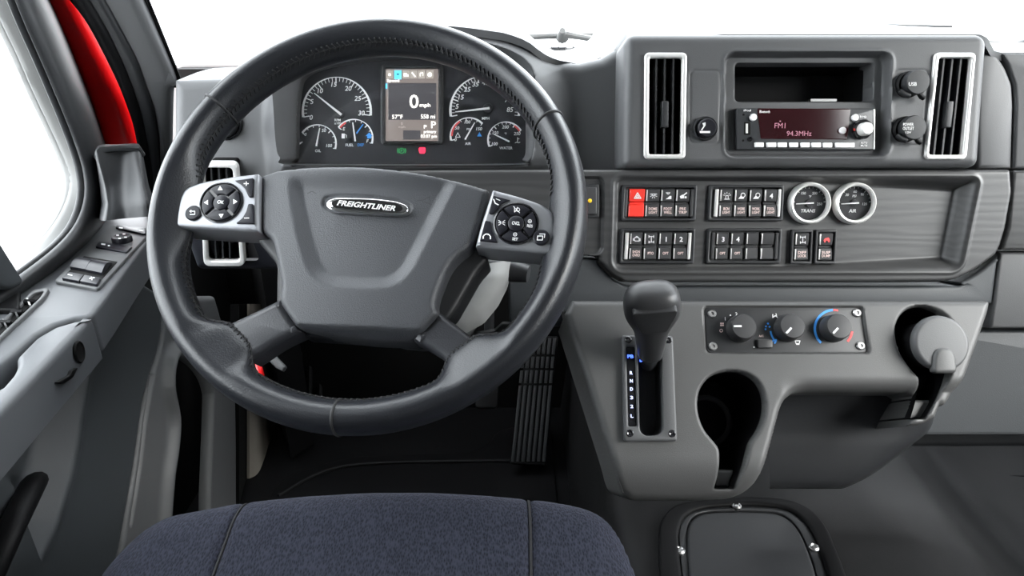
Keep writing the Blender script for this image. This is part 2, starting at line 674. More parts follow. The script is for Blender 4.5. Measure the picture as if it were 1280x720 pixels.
def relief(name, fr, mask, hfun, box, step, m, parent=None, back=0.03, floor_h=None, sharp=42, **kw):
    """A moulded panel: height field over a plane, cut along mask = 0, with walls going back along -N (to height floor_h, or by `back`)."""
    u0, u1, v0, v1 = box
    nu, nv = int((u1 - u0) / step) + 2, int((v1 - v0) / step) + 2
    uu, vv = np.meshgrid(u0 + step * np.arange(nu), v0 + step * np.arange(nv), indexing='ij')
    cu = (uu[:-1, :-1] + uu[1:, 1:]) / 2
    cv = (vv[:-1, :-1] + vv[1:, 1:]) / 2
    keep = mask(cu, cv) < 0
    used = np.zeros(uu.shape, int)
    for di in (0, 1):
        for dj in (0, 1):
            used[di:nu - 1 + di, dj:nv - 1 + dj] += keep
    bnd = (used > 0) & (used < 4)
    b = np.where(bnd)
    pu, pv = uu[b], vv[b]
    e = step * 0.2
    for _ in range(2):
        s = mask(pu, pv)
        gu = (mask(pu + e, pv) - mask(pu - e, pv)) / (2 * e)
        gv = (mask(pu, pv + e) - mask(pu, pv - e)) / (2 * e)
        g2 = np.maximum(gu * gu + gv * gv, 0.25)
        pu, pv = pu - s * gu / g2, pv - s * gv / g2
    uu[b], vv[b] = pu, pv
    hh = hfun(uu, vv)
    ids = -np.ones(uu.shape, int)
    sel = used > 0
    ids[sel] = np.arange(sel.sum())
    V = fr.w(np.stack([uu[sel], vv[sel]], 1), hh[sel])
    ki, kj = np.where(keep)
    F = np.stack([ids[ki, kj], ids[ki + 1, kj], ids[ki + 1, kj + 1], ids[ki, kj + 1]], 1).tolist()
    # walls
    pad = np.pad(keep, 1)
    edges = []
    for (a, c, di, dj) in (((0, 0), (1, 0), 0, -1), ((1, 0), (1, 1), 1, 0), ((1, 1), (0, 1), 0, 1), ((0, 1), (0, 0), -1, 0)):
        nb = pad[1 + di:pad.shape[0] - 1 + di, 1 + dj:pad.shape[1] - 1 + dj]
        ii, jj = np.where(keep & ~nb)
        edges += list(zip(ids[ii + a[0], jj + a[1]], ids[ii + c[0], jj + c[1]]))
    n0 = len(V)
    bid = sorted({i for e_ in edges for i in e_})
    mp = {i: n0 + k for k, i in enumerate(bid)}
    Vb = V[bid]
    if floor_h is None:
        Vb = Vb - back * fr.N
    else:
        cur = (Vb - fr.O) @ fr.N
        Vb = Vb + (floor_h - cur)[:, None] * fr.N
    V = np.vstack([V, Vb])
    F += [[q, p, mp[p], mp[q]] for p, q in edges]
    return mesh(name, V, F, m, parent, sharp=sharp, **kw)


def box_of(P, pad=0.004):
    P = np.vstack(P) if isinstance(P, (list, tuple)) else P
    return (P[:, 0].min() - pad, P[:, 0].max() + pad, P[:, 1].min() - pad, P[:, 1].max() + pad)


# ------------------------------------------------------------------ print: lettering and marks
_FONT = {}


def glyphs(s, weight=0.012):
    key = (s, weight)
    if key not in _FONT:
        c = bpy.data.curves.new('tmp', 'FONT')
        c.body = s
        c.offset = weight
        c.resolution_u = 3
        o = bpy.data.objects.new('tmp', c)
        me = bpy.data.meshes.new_from_object(o)
        V = np.array([v.co[:2] for v in me.vertices]) if len(me.vertices) else np.zeros((0, 2))
        F = [list(p.vertices) for p in me.polygons]
        bpy.data.objects.remove(o)
        bpy.data.meshes.remove(me)
        bpy.data.curves.remove(c)
        _FONT[key] = (V, F)
    return _FONT[key]


class Marks:
    """Flat print on a frame, gathered into one mesh."""
    def __init__(s, fr, h):
        s.fr, s.h, s.V, s.F = fr, h, [], []

    def add(s, P, F):
        o = len(s.V)
        s.V.extend(s.fr.w(P, np.full(len(P), s.h)))
        s.F.extend([[i + o for i in f] for f in F])

    def text(s, t, x, y, hp, wp=None, rot=0.0, it=0.0, weight=0.012):
        V, F = glyphs(t, weight)
        if not len(V):
            return s
        V = V.copy()
        lo, hi = V.min(0), V.max(0)
        c = s.fr.px(x, y, s.h)
        m1 = np.linalg.norm(s.fr.px(x + 1, y, s.h) - c)
        m2 = np.linalg.norm(s.fr.px(x, y - 1, s.h) - c)
        V = V - (lo + hi) / 2
        ky = hp * m2 / (hi[1] - lo[1]) if hi[1] - lo[1] > 0.2 else hp * m2 / 0.7
        kx = wp * m1 / (hi[0] - lo[0]) if wp else ky * m1 / m2
        V[:, 0] *= kx
        V[:, 1] *= ky
        V[:, 0] += it * V[:, 1]
        a = R(rot)
        V = np.stack([V[:, 0] * math.cos(a) - V[:, 1] * math.sin(a), V[:, 0] * math.sin(a) + V[:, 1] * math.cos(a)], 1)
        s.add(V + c, F)
        return s

    def poly(s, pts):
        P = s.fr.pp(pts, s.h)
        T = tess([P])
        F = []
        for t in T:
            a, b, c = (P[k] for k in t)
            sg = (b[0] - a[0]) * (c[1] - a[1]) - (b[1] - a[1]) * (c[0] - a[0])
            F.append(list(t) if sg > 0 else list(t)[::-1])
        s.add(P, F)
        return s

    def line(s, pts, w=1.0, closed=False):
        P = [np.array(p, float) for p in pts]
        if closed:
            P = P + [P[0]]
        for a, b in zip(P[:-1], P[1:]):
            d = b - a
            l = np.linalg.norm(d)
            if l < 1e-6:
                continue
            d = d / l
            n = np.array([-d[1], d[0]]) * w / 2
            e = d * w * 0.3
            s.poly([a - e + n, a - e - n, b + e - n, b + e + n])
        return s

    def arc(s, cx, cy, r, a0, a1, w, n=24, w1=None):
        A = np.radians(np.linspace(a0, a1, n))
        ws = np.linspace(w, w if w1 is None else w1, n) / 2
        for k in range(n - 1):
            q = []
            for j, sg in ((k, -1), (k, 1), (k + 1, 1), (k + 1, -1)):
                q.append((cx + (r + sg * ws[j]) * math.cos(A[j]), cy - (r + sg * ws[j]) * math.sin(A[j])))
            s.poly(q)
        return s

    def build(s, name, m, parent, **kw):
        return mesh(name, np.array(s.V), s.F, m, parent, smooth=False, **kw)


def solid_poly(name, fr, pts, h0, h1, m, parent, bev=0.0006, **kw):
    return plate(name, fr, pts, h0, h1, m, parent, bev=bev, segs=2, **kw)

# ================================================================== the cab shell (setting)
def struct(name, V, F, m, **kw):
    return tag(mesh(name, V, F, m, **kw), kind='structure')


def slab(name, x0, x1, y0, y1, z0, z1, m):
    V, F = geo_box(((x0 + x1) / 2, (y0 + y1) / 2, (z0 + z1) / 2), ((x1 - x0) / 2, 0, 0), (0, (y1 - y0) / 2, 0), (0, 0, (z1 - z0) / 2))
    return struct(name, V, F, m, smooth=False)


slab('floor', -0.74, 1.55, -0.9, 1.56, -0.05, 0.0, 'rubber')  # near-black rubber here; the footwell shade is put into the floor colour
slab('ceiling', -0.80, 1.60, -0.95, 1.06, 1.82, 1.87, 'liner')
slab('wall_front', -0.74, 1.55, 1.56, 1.60, -0.05, 0.88, 'black')
slab('wall_back', -0.75, 1.55, -0.96, -0.92, -0.05, 1.85, 'liner')
# passenger side wall with its window
V, F = plate_geo(Frame((1.50, 0.3, 0.9), (0, -1, 0), (0, 0, 1)), [(-1.3, -0.95), (1.25, -0.95), (1.25, 0.95), (-0.85, 0.95)], -0.04, 0.0, 0.004,
                 holes=[rpoly([(-1.12, -0.05), (0.75, -0.05), (0.75, 0.75), (-0.80, 0.75)], 0.1)])
struct('wall_right', V, F, 'door')
V, F = plate_geo(Frame((1.52, 0.3, 0.9), (0, -1, 0), (0, 0, 1)), [(-1.13, -0.06), (0.76, -0.06), (0.76, 0.76), (-0.81, 0.76)], -0.004, 0.0, 0)
struct('window_3', V, F, 'glass', smooth=False)
# windscreen
WB, WT = np.array([0, 1.50, 0.955]), np.array([0, 1.04, 1.84])
FWS = Frame(WB, (1, 0, 0), WT - WB)
V, F = plate_geo(FWS, [(-0.80, -0.02), (1.60, -0.02), (1.60, 0.99), (-0.80, 0.99)], -0.006, 0.0, 0)
struct('window_1', V, F, 'glass', smooth=False)
# body side behind the driver's door
slab('trim_9', -0.76, -0.70, -0.95, 0.10, -0.05, 1.85, 'liner')
slab('trim_10', -0.74, -0.57, 0.0, 0.62, -0.05, 0.652, 'door')
# paved yard outside
slab('ground', -40, 40, -40, 60, -1.25, -1.2, 'concrete')

# ------------------------------------------------------------------ front-left pillar, seals, red jamb
def ext(pl, y=-260):
    """Carry a polyline on upward past its first point, in its own direction."""
    (x0, y0), (x1, y1) = pl[0], pl[1]
    k = (y - y0) / (y1 - y0)
    return [(x0 + (x1 - x0) * k, y)] + list(pl)


def strip(name, fr, left, right, h0, h1, m, bev=0.006, up=True, **kw):
    L, Rr = cat(left, 5), cat(right, 5)
    if up:
        L, Rr = ext(left)[:1] + L, ext(right)[:1] + Rr
    P = L + Rr[::-1]
    return plate(name, fr, P, h0, h1, m, bev=bev, **kw)


tr = strip('trim_1', FA, [(121, 0), (160, 73), (176, 112), (188, 145), (196, 200), (200, 300)], [(171, 0), (195, 54), (213, 97), (216, 112), (212, 130), (210, 300)], -0.004, 0.016, 'dash', bev=0.014)
tag(tr, kind='structure')
tr = strip('trim_2', FA, [(100, 0), (127, 46), (150, 94), (165, 130), (177, 170), (186, 230), (190, 300)], [(127, 0), (166, 72), (180, 110), (191, 143), (197, 200), (200, 300)], -0.05, 0.024, 'dark', bev=0.008)  # dark trim that also carries the pillar's backlit shade in its colour
tag(tr, kind='structure')
tr = strip('trim_3', FA, [(82, 0), (107, 33), (140, 96), (158, 140), (167, 172), (176, 230), (182, 300)], [(106, 0), (131, 42), (156, 95), (172, 140), (181, 180), (190, 240), (192, 300)], -0.04, 0.034, 'rubber', bev=0.01)
tag(tr, kind='structure')
# black printed border of the windscreen
fr_ = strip('trim_4', FA, [(170, 0), (194, 54), (212, 97), (212, 110)], [(182, 0), (205, 50), (223, 97), (223, 110)], -0.009, -0.004, 'black', bev=0.001)
tag(fr_, kind='structure')
dots = []
for k in range(46):
    t = k / 45
    x, y = 183.5 + (224 - 183.5) * t, -3 + 100 * t
    c = FA.px(x, y, -0.0045)
    V, F = lathe_geo(FA, c, [(0.0022, -0.007), (0.0022, -0.0045)], 8)
    dots.append((V, F))
dm = mesh('border_dots', *join(dots), 'black', fr_)
dm['kind'] = 'stuff'
jamb = strip('door_jamb', FA, [(42, -5), (76, 65), (101, 120), (116, 172), (118, 200)], [(83, -5), (113, 55), (136, 100), (153, 135), (167, 185), (170, 200)], -0.10, -0.035, 'redpaint', bev=0.02)
tag(jamb, 'glossy red painted metal door jamb between the door frame and the black pillar seal', 'door jamb')

# ------------------------------------------------------------------ driver's door
door = thing('door_1', None, None, (-0.66, 0.9, 0.0))
tag(door, kind='structure')
ge = [(-60, -140), (0, 22), (20, 60), (40, 110), (60, 150), (80, 197), (88, 214), (92, 230), (88, 245), (78, 268), (57, 297), (23, 328), (-30, 370), (-120, 440)]
re_ = [(-35, -140), (28, 22), (48, 66), (68, 114), (84, 152), (98, 190), (105, 212), (109, 232), (106, 256), (97, 281), (72, 308), (34, 337), (-20, 376), (-110, 450)]
oe = [(-16, -140), (58, 5), (84, 68), (103, 118), (115, 152), (124, 186), (130, 212), (134, 240), (132, 262), (122, 285), (98, 312), (58, 345), (0, 388), (-90, 460)]


def row(fr, pts, h):
    P = resample(cat(pts, 6), 90)
    for _ in range(14):
        P[1:-1] = P[1:-1] * 0.5 + (P[:-2] + P[2:]) * 0.25
    return [fr.p3(x, y, h) for x, y in P]


sheet('window_reveal', [row(FD, ge, -0.035), row(FD, ge, -0.028), row(FD, re_, -0.004), row(FD, re_, 0.0)], 'pale', door, nu=70, nv=4, thick=0.01, tdir=(-1, 0, 0))
tube('window_seal', row(FD, re_, 0.004), 0.007, 'rubber', door, n=10)
sheet('window_frame', [row(FD, re_, 0.0), row(FD, re_, 0.012), row(FD, [(a[0] * .5 + b[0] * .5, a[1] * .5 + b[1] * .5) for a, b in zip(re_, oe)], 0.022), row(FD, oe, 0.014), row(FD, [(a + 5, b) for a, b in oe], -0.02), row(FD, [(a + 10, b) for a, b in oe], -0.06)], 'dark', door, nu=70, nv=5, thick=0.012, tdir=(-1, 0, 0))  # darker than the door plastic; backlit shade is put into the frame colour
P = FD.pp(cat(ge, 6), -0.03)
P = np.vstack([P, [[-1.6, P[-1][1]], [-1.6, 1.0], [P[0][0], 1.0]]])
V, F = plate_geo(FD, P, -0.038, -0.033, 0)
pane = mesh('window_2', V, F, 'glass', door, smooth=False)
# mirror sail block between frame and ledge
sail = sheet('sail_block', [[FD.p3(120, 196, 0.02), FD.p3(124, 232, 0.02), FD.p3(126, 256, 0.02), FD.p3(124, 274, 0.02)],
                            [FD.p3(119, 193, 0.05), FD.p3(129, 232, 0.055), FD.p3(132, 256, 0.06), FD.p3(128, 276, 0.06)],
                            [FD.p3(126, 184, 0.06), FD.p3(138, 232, 0.066), FD.p3(140, 256, 0.072), FD.p3(140, 275, 0.075)],
                            [FD.p3(150, 183, 0.075), FD.p3(156, 232, 0.085), FD.p3(157, 256, 0.09), FD.p3(158, 273, 0.09)],
                            [FD.p3(173, 182, 0.10), FD.p3(178, 232, 0.12), FD.p3(183, 254, 0.13), FD.p3(186, 271, 0.13)],
                            [FD.p3(178, 190, 0.09), FD.p3(186, 232, 0.11), FD.p3(194, 254, 0.12), FD.p3(200, 271, 0.12)]], 'dark', door, nu=24, nv=6, thick=0.02, tdir=(-0.5, 0.8, 0))  # same dark plastic, with the block's backlit shade in its colour
cap = tube_rings([FD.p3(122, 196, 0.03), FD.p3(128, 187, 0.06), FD.p3(150, 185, 0.078), FD.p3(172, 185, 0.10), FD.p3(177, 194, 0.10)], 0.006, 8)
loft('sail_cap', cap, 'dark', door)
# ledge along the window sill
led = [(-150, 470), (-60, 404), (0, 356), (36, 334), (74, 305), (100, 280), (118, 262), (136, 268), (160, 266), (188, 262), (190, 285), (182, 303), (158, 335), (133, 370), (117, 391), (109, 395), (93, 397), (67, 405), (44, 418), (18, 440), (-40, 484), (-150, 560)]
plate('sill_ledge', FL, rpoly(led, 2), -0.055, 0.0, 'ledge', door, bev=0.007, segs=4)
arm = [(-150, 566), (-60, 503), (0, 484), (14, 468), (20, 456), (19, 446), (44, 421), (67, 408), (93, 400.5), (108, 398), (115, 396), (100, 411), (0, 514), (-150, 668)]
plate('pull_rail', FL, rpoly(arm, 2.5), -0.062, -0.001, 'ledge', door, bev=0.009, segs=4)
# round hole and catch in the side of the rail
# inner door skin with a scooped pocket
crease = FN.pp([(118, 395), (112, 445), (104, 503), (96, 560), (90, 590), (70, 655), (42, 715), (0, 790)], 0)
edge = FN.pp([(205, 380), (200, 428), (186, 475), (178, 510), (168, 580), (155, 655), (140, 760)], 0)
dm_poly = np.vstack([FN.pp(cat([(205, 370), (200, 428), (186, 475), (178, 510), (168, 580), (155, 655), (130, 790)], 4), 0), [[-0.45, -0.40], [-0.45, 0.24], [-0.02, 0.24]]])
pk_poly = np.vstack([crease, [[-0.45, -0.5], [-0.45, 0.30]]])


def h_door(u, v):
    s = sd_poly(pk_poly, u, v)
    d = sd_poly(dm_poly, u, v)
    return -0.035 * sstep(-s, -0.004, 0.05) + 0.003 * np.exp(-(s / 0.009) ** 2) + roundoff(d, 0.006) * 1.0


relief('door_skin', FN, lambda u, v: sd_poly(dm_poly, u, v), h_door, box_of(dm_poly), 0.0035, 'door', door, back=0.06)
# lower pull handle
hp = [FN.p3(-30, 760, 0.03), FN.p3(-6, 706, 0.045), FN.p3(12, 665, 0.05), FN.p3(28, 632, 0.045), FN.p3(40, 608, 0.03), FN.p3(43, 604, 0.005)]
loft('door_pull', tube_rings(cat(hp, 5), 0.016, 12, sq=0.8), 'rubber', door)
ra_, rb_ = FL.p3(111, 397, -0.001), FL.p3(0, 514, -0.001)
FRW = Frame(ra_, ra_ - rb_, (0, 0, 1))
lathe('rail_hole', FRW, FRW.px(95, 440, 0.0), [(0.0085, -0.004), (0.0125, 0.004), (0.011, 0.0056), (0.0095, 0.0042), (0, 0.0041)], 'black', door, uv=True, n=24, sy=1.2)
plate('rail_catch', FRW, rpoly([(72, 478), (88, 469), (90, 463), (98, 459), (92, 472), (80, 480)], 2), -0.012, 0.0055, 'rubber', door, bev=0.001)

# door defroster vent in the ledge
vt = thing('door_vent', 'long grey air vent with curved fins set into the door ledge below the side window', 'air vent', FL.p3(20, 390))
vo = rpoly([(-40, 438), (-8, 410), (40, 362), (62, 359), (56, 370), (8, 415), (-30, 452)], 4)
vi = rpoly([(-38, 440), (-4, 410), (42, 366), (55, 363), (49, 372), (6, 412), (-28, 446)], 3)
plate('vent_frame', FL, vo, -0.002, 0.005, 'mid', vt, bev=0.002, holes=[vi])
plate('vent_recess', FL, vi, -0.0005, 0.0012, 'black', vt, bev=0)
for (x, y) in ((36, 377), (20, 390), (6, 403), (-10, 417), (-24, 430)):
    a, b = FL.p3(x - 6, y + 1, 0.004), FL.p3(x + 8, y + 1, 0.004)
    c, e = FL.p3(x - 2, y - 3, 0.004), FL.p3(x + 2, y + 6, 0.004)
    V, F = geo_box((a + b) / 2, (b - a) / 2, np.array([0.0, 0.0016, 0.001]), np.array([0, 0, 0.003]))
    mesh('vent_fin', V, F, 'rubber', vt)
    V, F = geo_box((c + e) / 2, (e - c) / 2, np.array([0.0012, 0, 0]), np.array([0, 0, 0.002]))
    mesh('fin_link', V, F, 'steel', vt)

# black post at the window corner
bp = thing('window_post', 'black angled post standing at the rear corner of the side window sill', 'post', FL.p3(0, 368))
P = [(-70, 150), (-40, 190), (0, 300), (31, 350), (29, 356), (14, 363), (2, 360), (-30, 330), (-90, 190)]
plate('post_body', FD, rpoly(P, 5), 0.0, 0.03, 'door', bp, bev=0.006)
plate('post_foot', FL, rrect(-30, 356, 24, 386, 5), 0.0, 0.008, 'rubber', bp, bev=0.003)

# ------------------------------------------------------------------ window and mirror switches on the ledge
dp = thing('door_switch_panel', 'grey switch panel with window and mirror controls on the door ledge', 'switch panel', FL.p3(125, 325))
po = rpoly([(67, 351), (122, 361), (182, 296), (182, 284), (141, 281), (104, 313)], [4, 4, 1, 1, 3, 3])
plate('panel_plate', FL, po, -0.001, 0.005, 'mid', dp, bev=0.002)
plate('switch_well', FL, rpoly([(77, 348), (122, 355), (147, 327), (105, 320)], 1), 0.004, 0.0056, 'black', dp, bev=0.0003)
for nm, q, lb in (('window_switch', [(88, 336), (108, 339.5), (121, 327), (103, 324)], None), ('window_switch', [(108, 340), (128, 344), (140, 330), (122, 327)], None)):
    a, b, c, e = (FL.p3(x, y, 0.006) for x, y in q)
    r0 = [a, b, c, e]
    up = np.array([0, 0, 1.0])
    rings = []
    for t in np.linspace(0, 1, 8):
        l, r_ = a + (e - a) * t, b + (c - b) * t
        hh = 0.001 + 0.008 * math.sin(math.pi * min(1, 0.12 + 0.8 * t))
        rings.append([l, r_, r_ + up * hh, l + up * hh])
    loft(nm, rings, 'button', dp, sharp=50)
for q in ([(77, 347), (99, 351), (105, 343), (86, 339.5)], [(99.5, 351), (121, 355), (126, 347), (105.5, 343)]):
    plate('lock_switch', FL, rpoly(q, 1), 0.005, 0.0095, 'button', dp, bev=0.001, at=0.0095)
mk = Marks(FL, 0.0101)
mk.line([(85, 343), (90, 344)], 1.2).line([(112, 348), (118, 347)], 1.2).line([(114, 346), (115, 350)], 1)
mk.build('lettering', 'white', dp)
for q in ([(144, 284), (146, 281), (182, 288), (182, 292), (178, 292)], [(119, 308), (124, 301), (165, 308), (158, 315)]):
    plate('mirror_heat_switch', FL, rpoly(q, 1.2), 0.004, 0.008, 'button', dp, bev=0.001, at=0.008)
kn = lathe('mirror_knob', FL, (152, 297), [(0.0155, 0.004), (0.0155, 0.012), (0.014, 0.0145), (0.008, 0.0135), (0, 0.013)], 'button', dp, n=28, at=0.012)
mk = Marks(FL, 0.0152)
for x, y in ((147, 294), (155, 292.5), (157, 296.5), (149.5, 298)):
    mk.line([(x - 1.2, y), (x + 1.2, y)], 1.6)
mk.build('lettering', 'white', kn)
mk = Marks(FL, 0.0086)
mk.line([(149, 284.5), (153, 285)], 1.6).line([(174, 288), (178, 288.5)], 1.6).line([(127, 305), (131, 305.5)], 2).line([(135, 307), (137, 307)], 1.2).build('lettering', 'white', dp)

# ------------------------------------------------------------------ kick panel under the dash, beside the driver's feet
ko = [(217, 449), (234, 455), (247, 470), (254, 488), (255, 510), (251, 620), (246, 760), (205, 760), (210, 616), (217, 560), (219, 520), (212, 480)]
kh = FN.pp(cat(ko, 4, True), 0)
kp_l = [(206, 370), (201, 428), (188, 475), (180, 510), (170, 580), (157, 655), (135, 800)]
kpm = np.vstack([FN.pp(cat(kp_l, 4), 0), FN.pp([(300, 800), (297, 620), (297, 560), (296, 500), (290, 440), (270, 370)], 0)])


def m_kick(u, v):
    return np.maximum(sd_poly(kpm, u, v), -sd_poly(kh, u, v))


def h_kick(u, v):
    sh = sd_poly(kh, u, v)
    return 0.016 * np.exp(-((sh - 0.012) / 0.012) ** 2) + roundoff(-sh, 0.006) + roundoff(sd_poly(kpm, u, v), 0.012) - 0.006 * np.exp(-((sd_line(FN.pp([(192, 470), (183, 520), (176, 580), (164, 655)], 0), u, v)) / 0.003) ** 2)


kick = relief('wall_left', FN, m_kick, h_kick, box_of(kpm), 0.0025, 'mid', back=0.004)
tag(kick, kind='structure')
V, F = geo_box((-0.72, 1.0, 0.27), (0.01, 0, 0), (0, 0.6, 0), (0, 0, 0.3))
mesh('pocket_back', V, F, 'black', kick)
# lower cab side and footwell lining
sheet('trim_5', [[FN.p3(299, y, 0.0) for y in (380, 480, 560, 640, 800)], [FN.p3(306, y, -0.015) for y in (380, 480, 560, 640, 800)], [FN.p3(312, y, -0.015) for y in (380, 480, 560, 640, 800)]], 'black', None, thick=0.02, tdir=(-1, 0, 0), kind='structure')
sheet('trim_6', [[FN.p3(312, y, -0.01) for y in (380, 480, 560, 640, 800)], [FN.p3(325, y, 0.004) for y in (380, 480, 560, 640, 800)], [FN.p3(338, y, -0.01) for y in (380, 480, 560, 640, 800)]], 'beige', None, thick=0.02, tdir=(-1, 0, 0), kind='structure')
dr = thing('foot_rest', 'black ribbed rubber foot rest against the footwell side behind the wheel rim', 'foot rest', (-0.55, 1.45, 0.05))
for k in range(6):
    x = 345 + k * 13
    a = FN.p3(x, 640, 0.006 + 0.02 * k)
    b = FN.p3(x + 4, 440, 0.006 + 0.02 * k)
    tube('rib', [a, (a + b) / 2, b], 0.007, 'rubber', dr, n=8)
V, F = geo_box((-0.57, 1.48, 0.28), (0.02, 0.03, 0), (-0.06, 0.12, 0), (0, 0, 0.27))
mesh('rest_plate', V, F, 'rubber', dr)

# ================================================================== dashboard
dash = thing('dashboard', 'wide charcoal dashboard with instrument hood and dark wood-look fascia under the windscreen', 'dashboard', (0.2, 0.95, 0.60))
VAL = -0.045
top = [(214, 97, VAL), (260, 95, VAL), (300, 93.5, VAL), (335, 84, -0.03), (365, 62, 0), (430, 42, 0), (500, 31, 0), (560, 27.5, 0), (588, 30.5, 0), (633, 37, 0), (660, 47, -.005), (678, 62, -.015), (697, 71.5, -0.03), (724, 76, VAL), (751, 70, VAL), (766, 61, VAL), (790, 50, VAL)]
bot = [(790, 230, VAL), (640, 222, -0.03), (500, 222, -0.02), (352, 222, -0.02), (346, 300, VAL), (340, 345, VAL), (214, 345, VAL)]
DU = np.array([FH.px(x, y, h) for x, y, h in top + bot])
HO = FH.pp(cat([(330, 230), (322, 170), (322, 110), (335, 84), (365, 60), (430, 38), (500, 26), (570, 22), (640, 32), (690, 70), (712, 120), (718, 170), (722, 235)], 4), 0)
OP = cat([(362, 206), (350, 197), (345, 182), (342, 140), (341, 108), (352, 86), (382, 68), (430, 56), (500, 49), (560, 48), (606, 53), (640, 64), (658, 77), (667, 97), (668, 150), (666, 188), (660, 201), (646, 206), (500, 207)], 5, True)
OPu = FH.pp(OP, 0)
dialc = FH.px(283, 155, VAL)
LV = rpoly([(249, 203), (297, 203), (307, 332), (255, 332)], 8)
LVu = FH.pp(LV, VAL)
_p0, _p1 = FH.p3(278, 250, VAL), FH.p3(282, 332, VAL - 0.052)
FLV = Frame(FH.p3(278, 250, VAL), (1, 0, 0), _p0 - _p1)
FLV.U = np.array([1.0, 0, 0]); FLV.V = np.array([0, (_p0 - _p1)[1], (_p0 - _p1)[2]]); FLV.V /= np.linalg.norm(FLV.V); FLV.N = np.cross(FLV.U, FLV.V)


def m_du(u, v):
    return np.maximum(np.maximum(sd_poly(DU, u, v), -sd_poly(OPu, u, v)), -(sd_poly(LVu, u, v) + 0.002))


def h_du(u, v):
    sh = sd_poly(HO, u, v)
    so_ = sd_poly(OPu, u, v)
    lo = FH.px(0, 345, VAL)[1]
    h = VAL * (1 - sstep(-sh, -0.012, 0.045))
    h = h + roundoff(sd_poly(DU, u, v), 0.018) + roundoff(-so_, 0.003)
    vb_ = FH.px(283, 235, VAL)[1]
    d_ = np.maximum(vb_ - v, 0) * sstep(VAL + 0.03 - h, 0, 0.01)
    h = h - np.where(d_ < 0.04, d_ * d_ / 0.08 * 0.7, (d_ - 0.02) * 0.7)
    h = h - 0.05 * sstep(lo + 0.012 - v, 0, 0.02) ** 2
    return h


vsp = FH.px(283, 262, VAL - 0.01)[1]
relief('lower_side_dark', FH, lambda u, v: np.maximum(m_du(u, v), v - vsp + 0.0006), h_du, box_of(DU), 0.002, 'under', dash, back=0.05)  # lower part of the same surface, split off in a near-black tone
relief('upper_panel', FH, lambda u, v: np.maximum(m_du(u, v), vsp + 0.0006 - v), h_du, box_of(DU), 0.002, 'dash', dash, back=0.05)
# hood bezel sloping in to the instruments
LN = cat([(376, 204), (372, 198), (372.5, 180), (373, 140), (376, 112), (381, 98), (396, 88.5), (430, 80), (500, 72.5), (560, 73), (604, 79), (634, 88), (650, 96), (656, 108), (657, 150), (657, 188), (653, 199), (645, 204), (500, 205)], 5, True)
ra = np.array([FH.w(FH.px(x, y, -0.002), -0.002) for x, y in OP])
rb = np.array([FC.w(FC.px(x, y, 0.004), 0.004) for x, y in LN])
loft('hood_bezel', [ra, ra * .5 + rb * .5, rb, rb - 0.01 * FC.N], 'dash', dash, caps=False)
# top pad running to the windscreen
ft = [FH.w(FH.px(x, y + 0.5, h), h - 0.017) for x, y, h in top]
pod_top = [FP.p3(x, 43, -0.012) for x in (784, 900, 1020, 1140, 1232)]
rt = [FP.p3(x, 66, -0.03) for x in (1244, 1270, 1330, 1480)]
front = [p for p in resample(ft, 60)] + pod_top + rt
front = np.array(front)
front = front[np.argsort(front[:, 0])]
back = front.copy()
back[:, 1] = 1.52
back[:, 2] = 0.922
mid1 = front * 0.75 + back * 0.25
mid1[:, 2] = front[:, 2] + 0.002
mid2 = front * 0.35 + back * 0.65
inpod = sstep(front[:, 0], 0.135, 0.16) * (1 - sstep(front[:, 0], 0.60, 0.63))
mid2[:, 2] = inpod * 0.986 + (1 - inpod) * np.minimum(front[:, 2] - 0.02, 0.945)
sheet('top_pad', [front, mid1, mid2, back], 'dash', dash, nu=120, nv=5, thick=0.01, tdir=(0, 0, -1))

# ---- centre pod with radio recess
po = rpoly([(781, 41), (1238, 41), (1226, 210), (778, 210)], [14, 16, 12, 8], 7)
POD = FP.pp(po, 0)
RREC = FP.pp(rpoly([(907, 66), (1114, 66), (1110, 195), (907, 195)], 12, 6), 0)
PKT = FP.pp(rpoly([(919, 79), (1092, 79), (1091, 127), (919, 127)], 5, 4), -0.014)
LVV = FP.pp(rpoly([(805.5, 66), (858.5, 66), (856.5, 199), (804.5, 199)], 6), 0)
RVV = FP.pp(rpoly([(1167.5, 66), (1219, 66), (1207, 199.5), (1154.5, 199.5)], 6), 0)
SUBL = FP.pp(rpoly([(863, 88), (901, 88), (899, 179), (862, 179)], 6, 4), 0)
SUBR = FP.pp(rpoly([(1117, 87), (1160, 87), (1155, 181), (1114, 181)], 6, 4), 0)


def m_pod(u, v):
    m = np.maximum(sd_poly(POD, u, v), -sd_poly(PKT, u, v))
    return np.maximum(m, np.maximum(-(sd_poly(LVV, u, v) + 0.003), -(sd_poly(RVV, u, v) + 0.003)))


def h_pod(u, v):
    s = sd_poly(RREC, u, v)
    h = roundoff(sd_poly(POD, u, v), 0.013) - 0.014 * sstep(-s, -0.002, 0.004)
    h = h + 0.0012 * np.exp(-((s - 0.003) / 0.002) ** 2)
    for S in (SUBL, SUBR):
        h = h - 0.0008 * np.exp(-(sd_poly(S, u, v) / 0.0011) ** 2)
    h = h + roundoff(-sd_poly(PKT, u, v), 0.002)
    return h


relief('centre_pod', FP, m_pod, h_pod, box_of(POD), 0.0014, 'dash', dash, back=0.06)
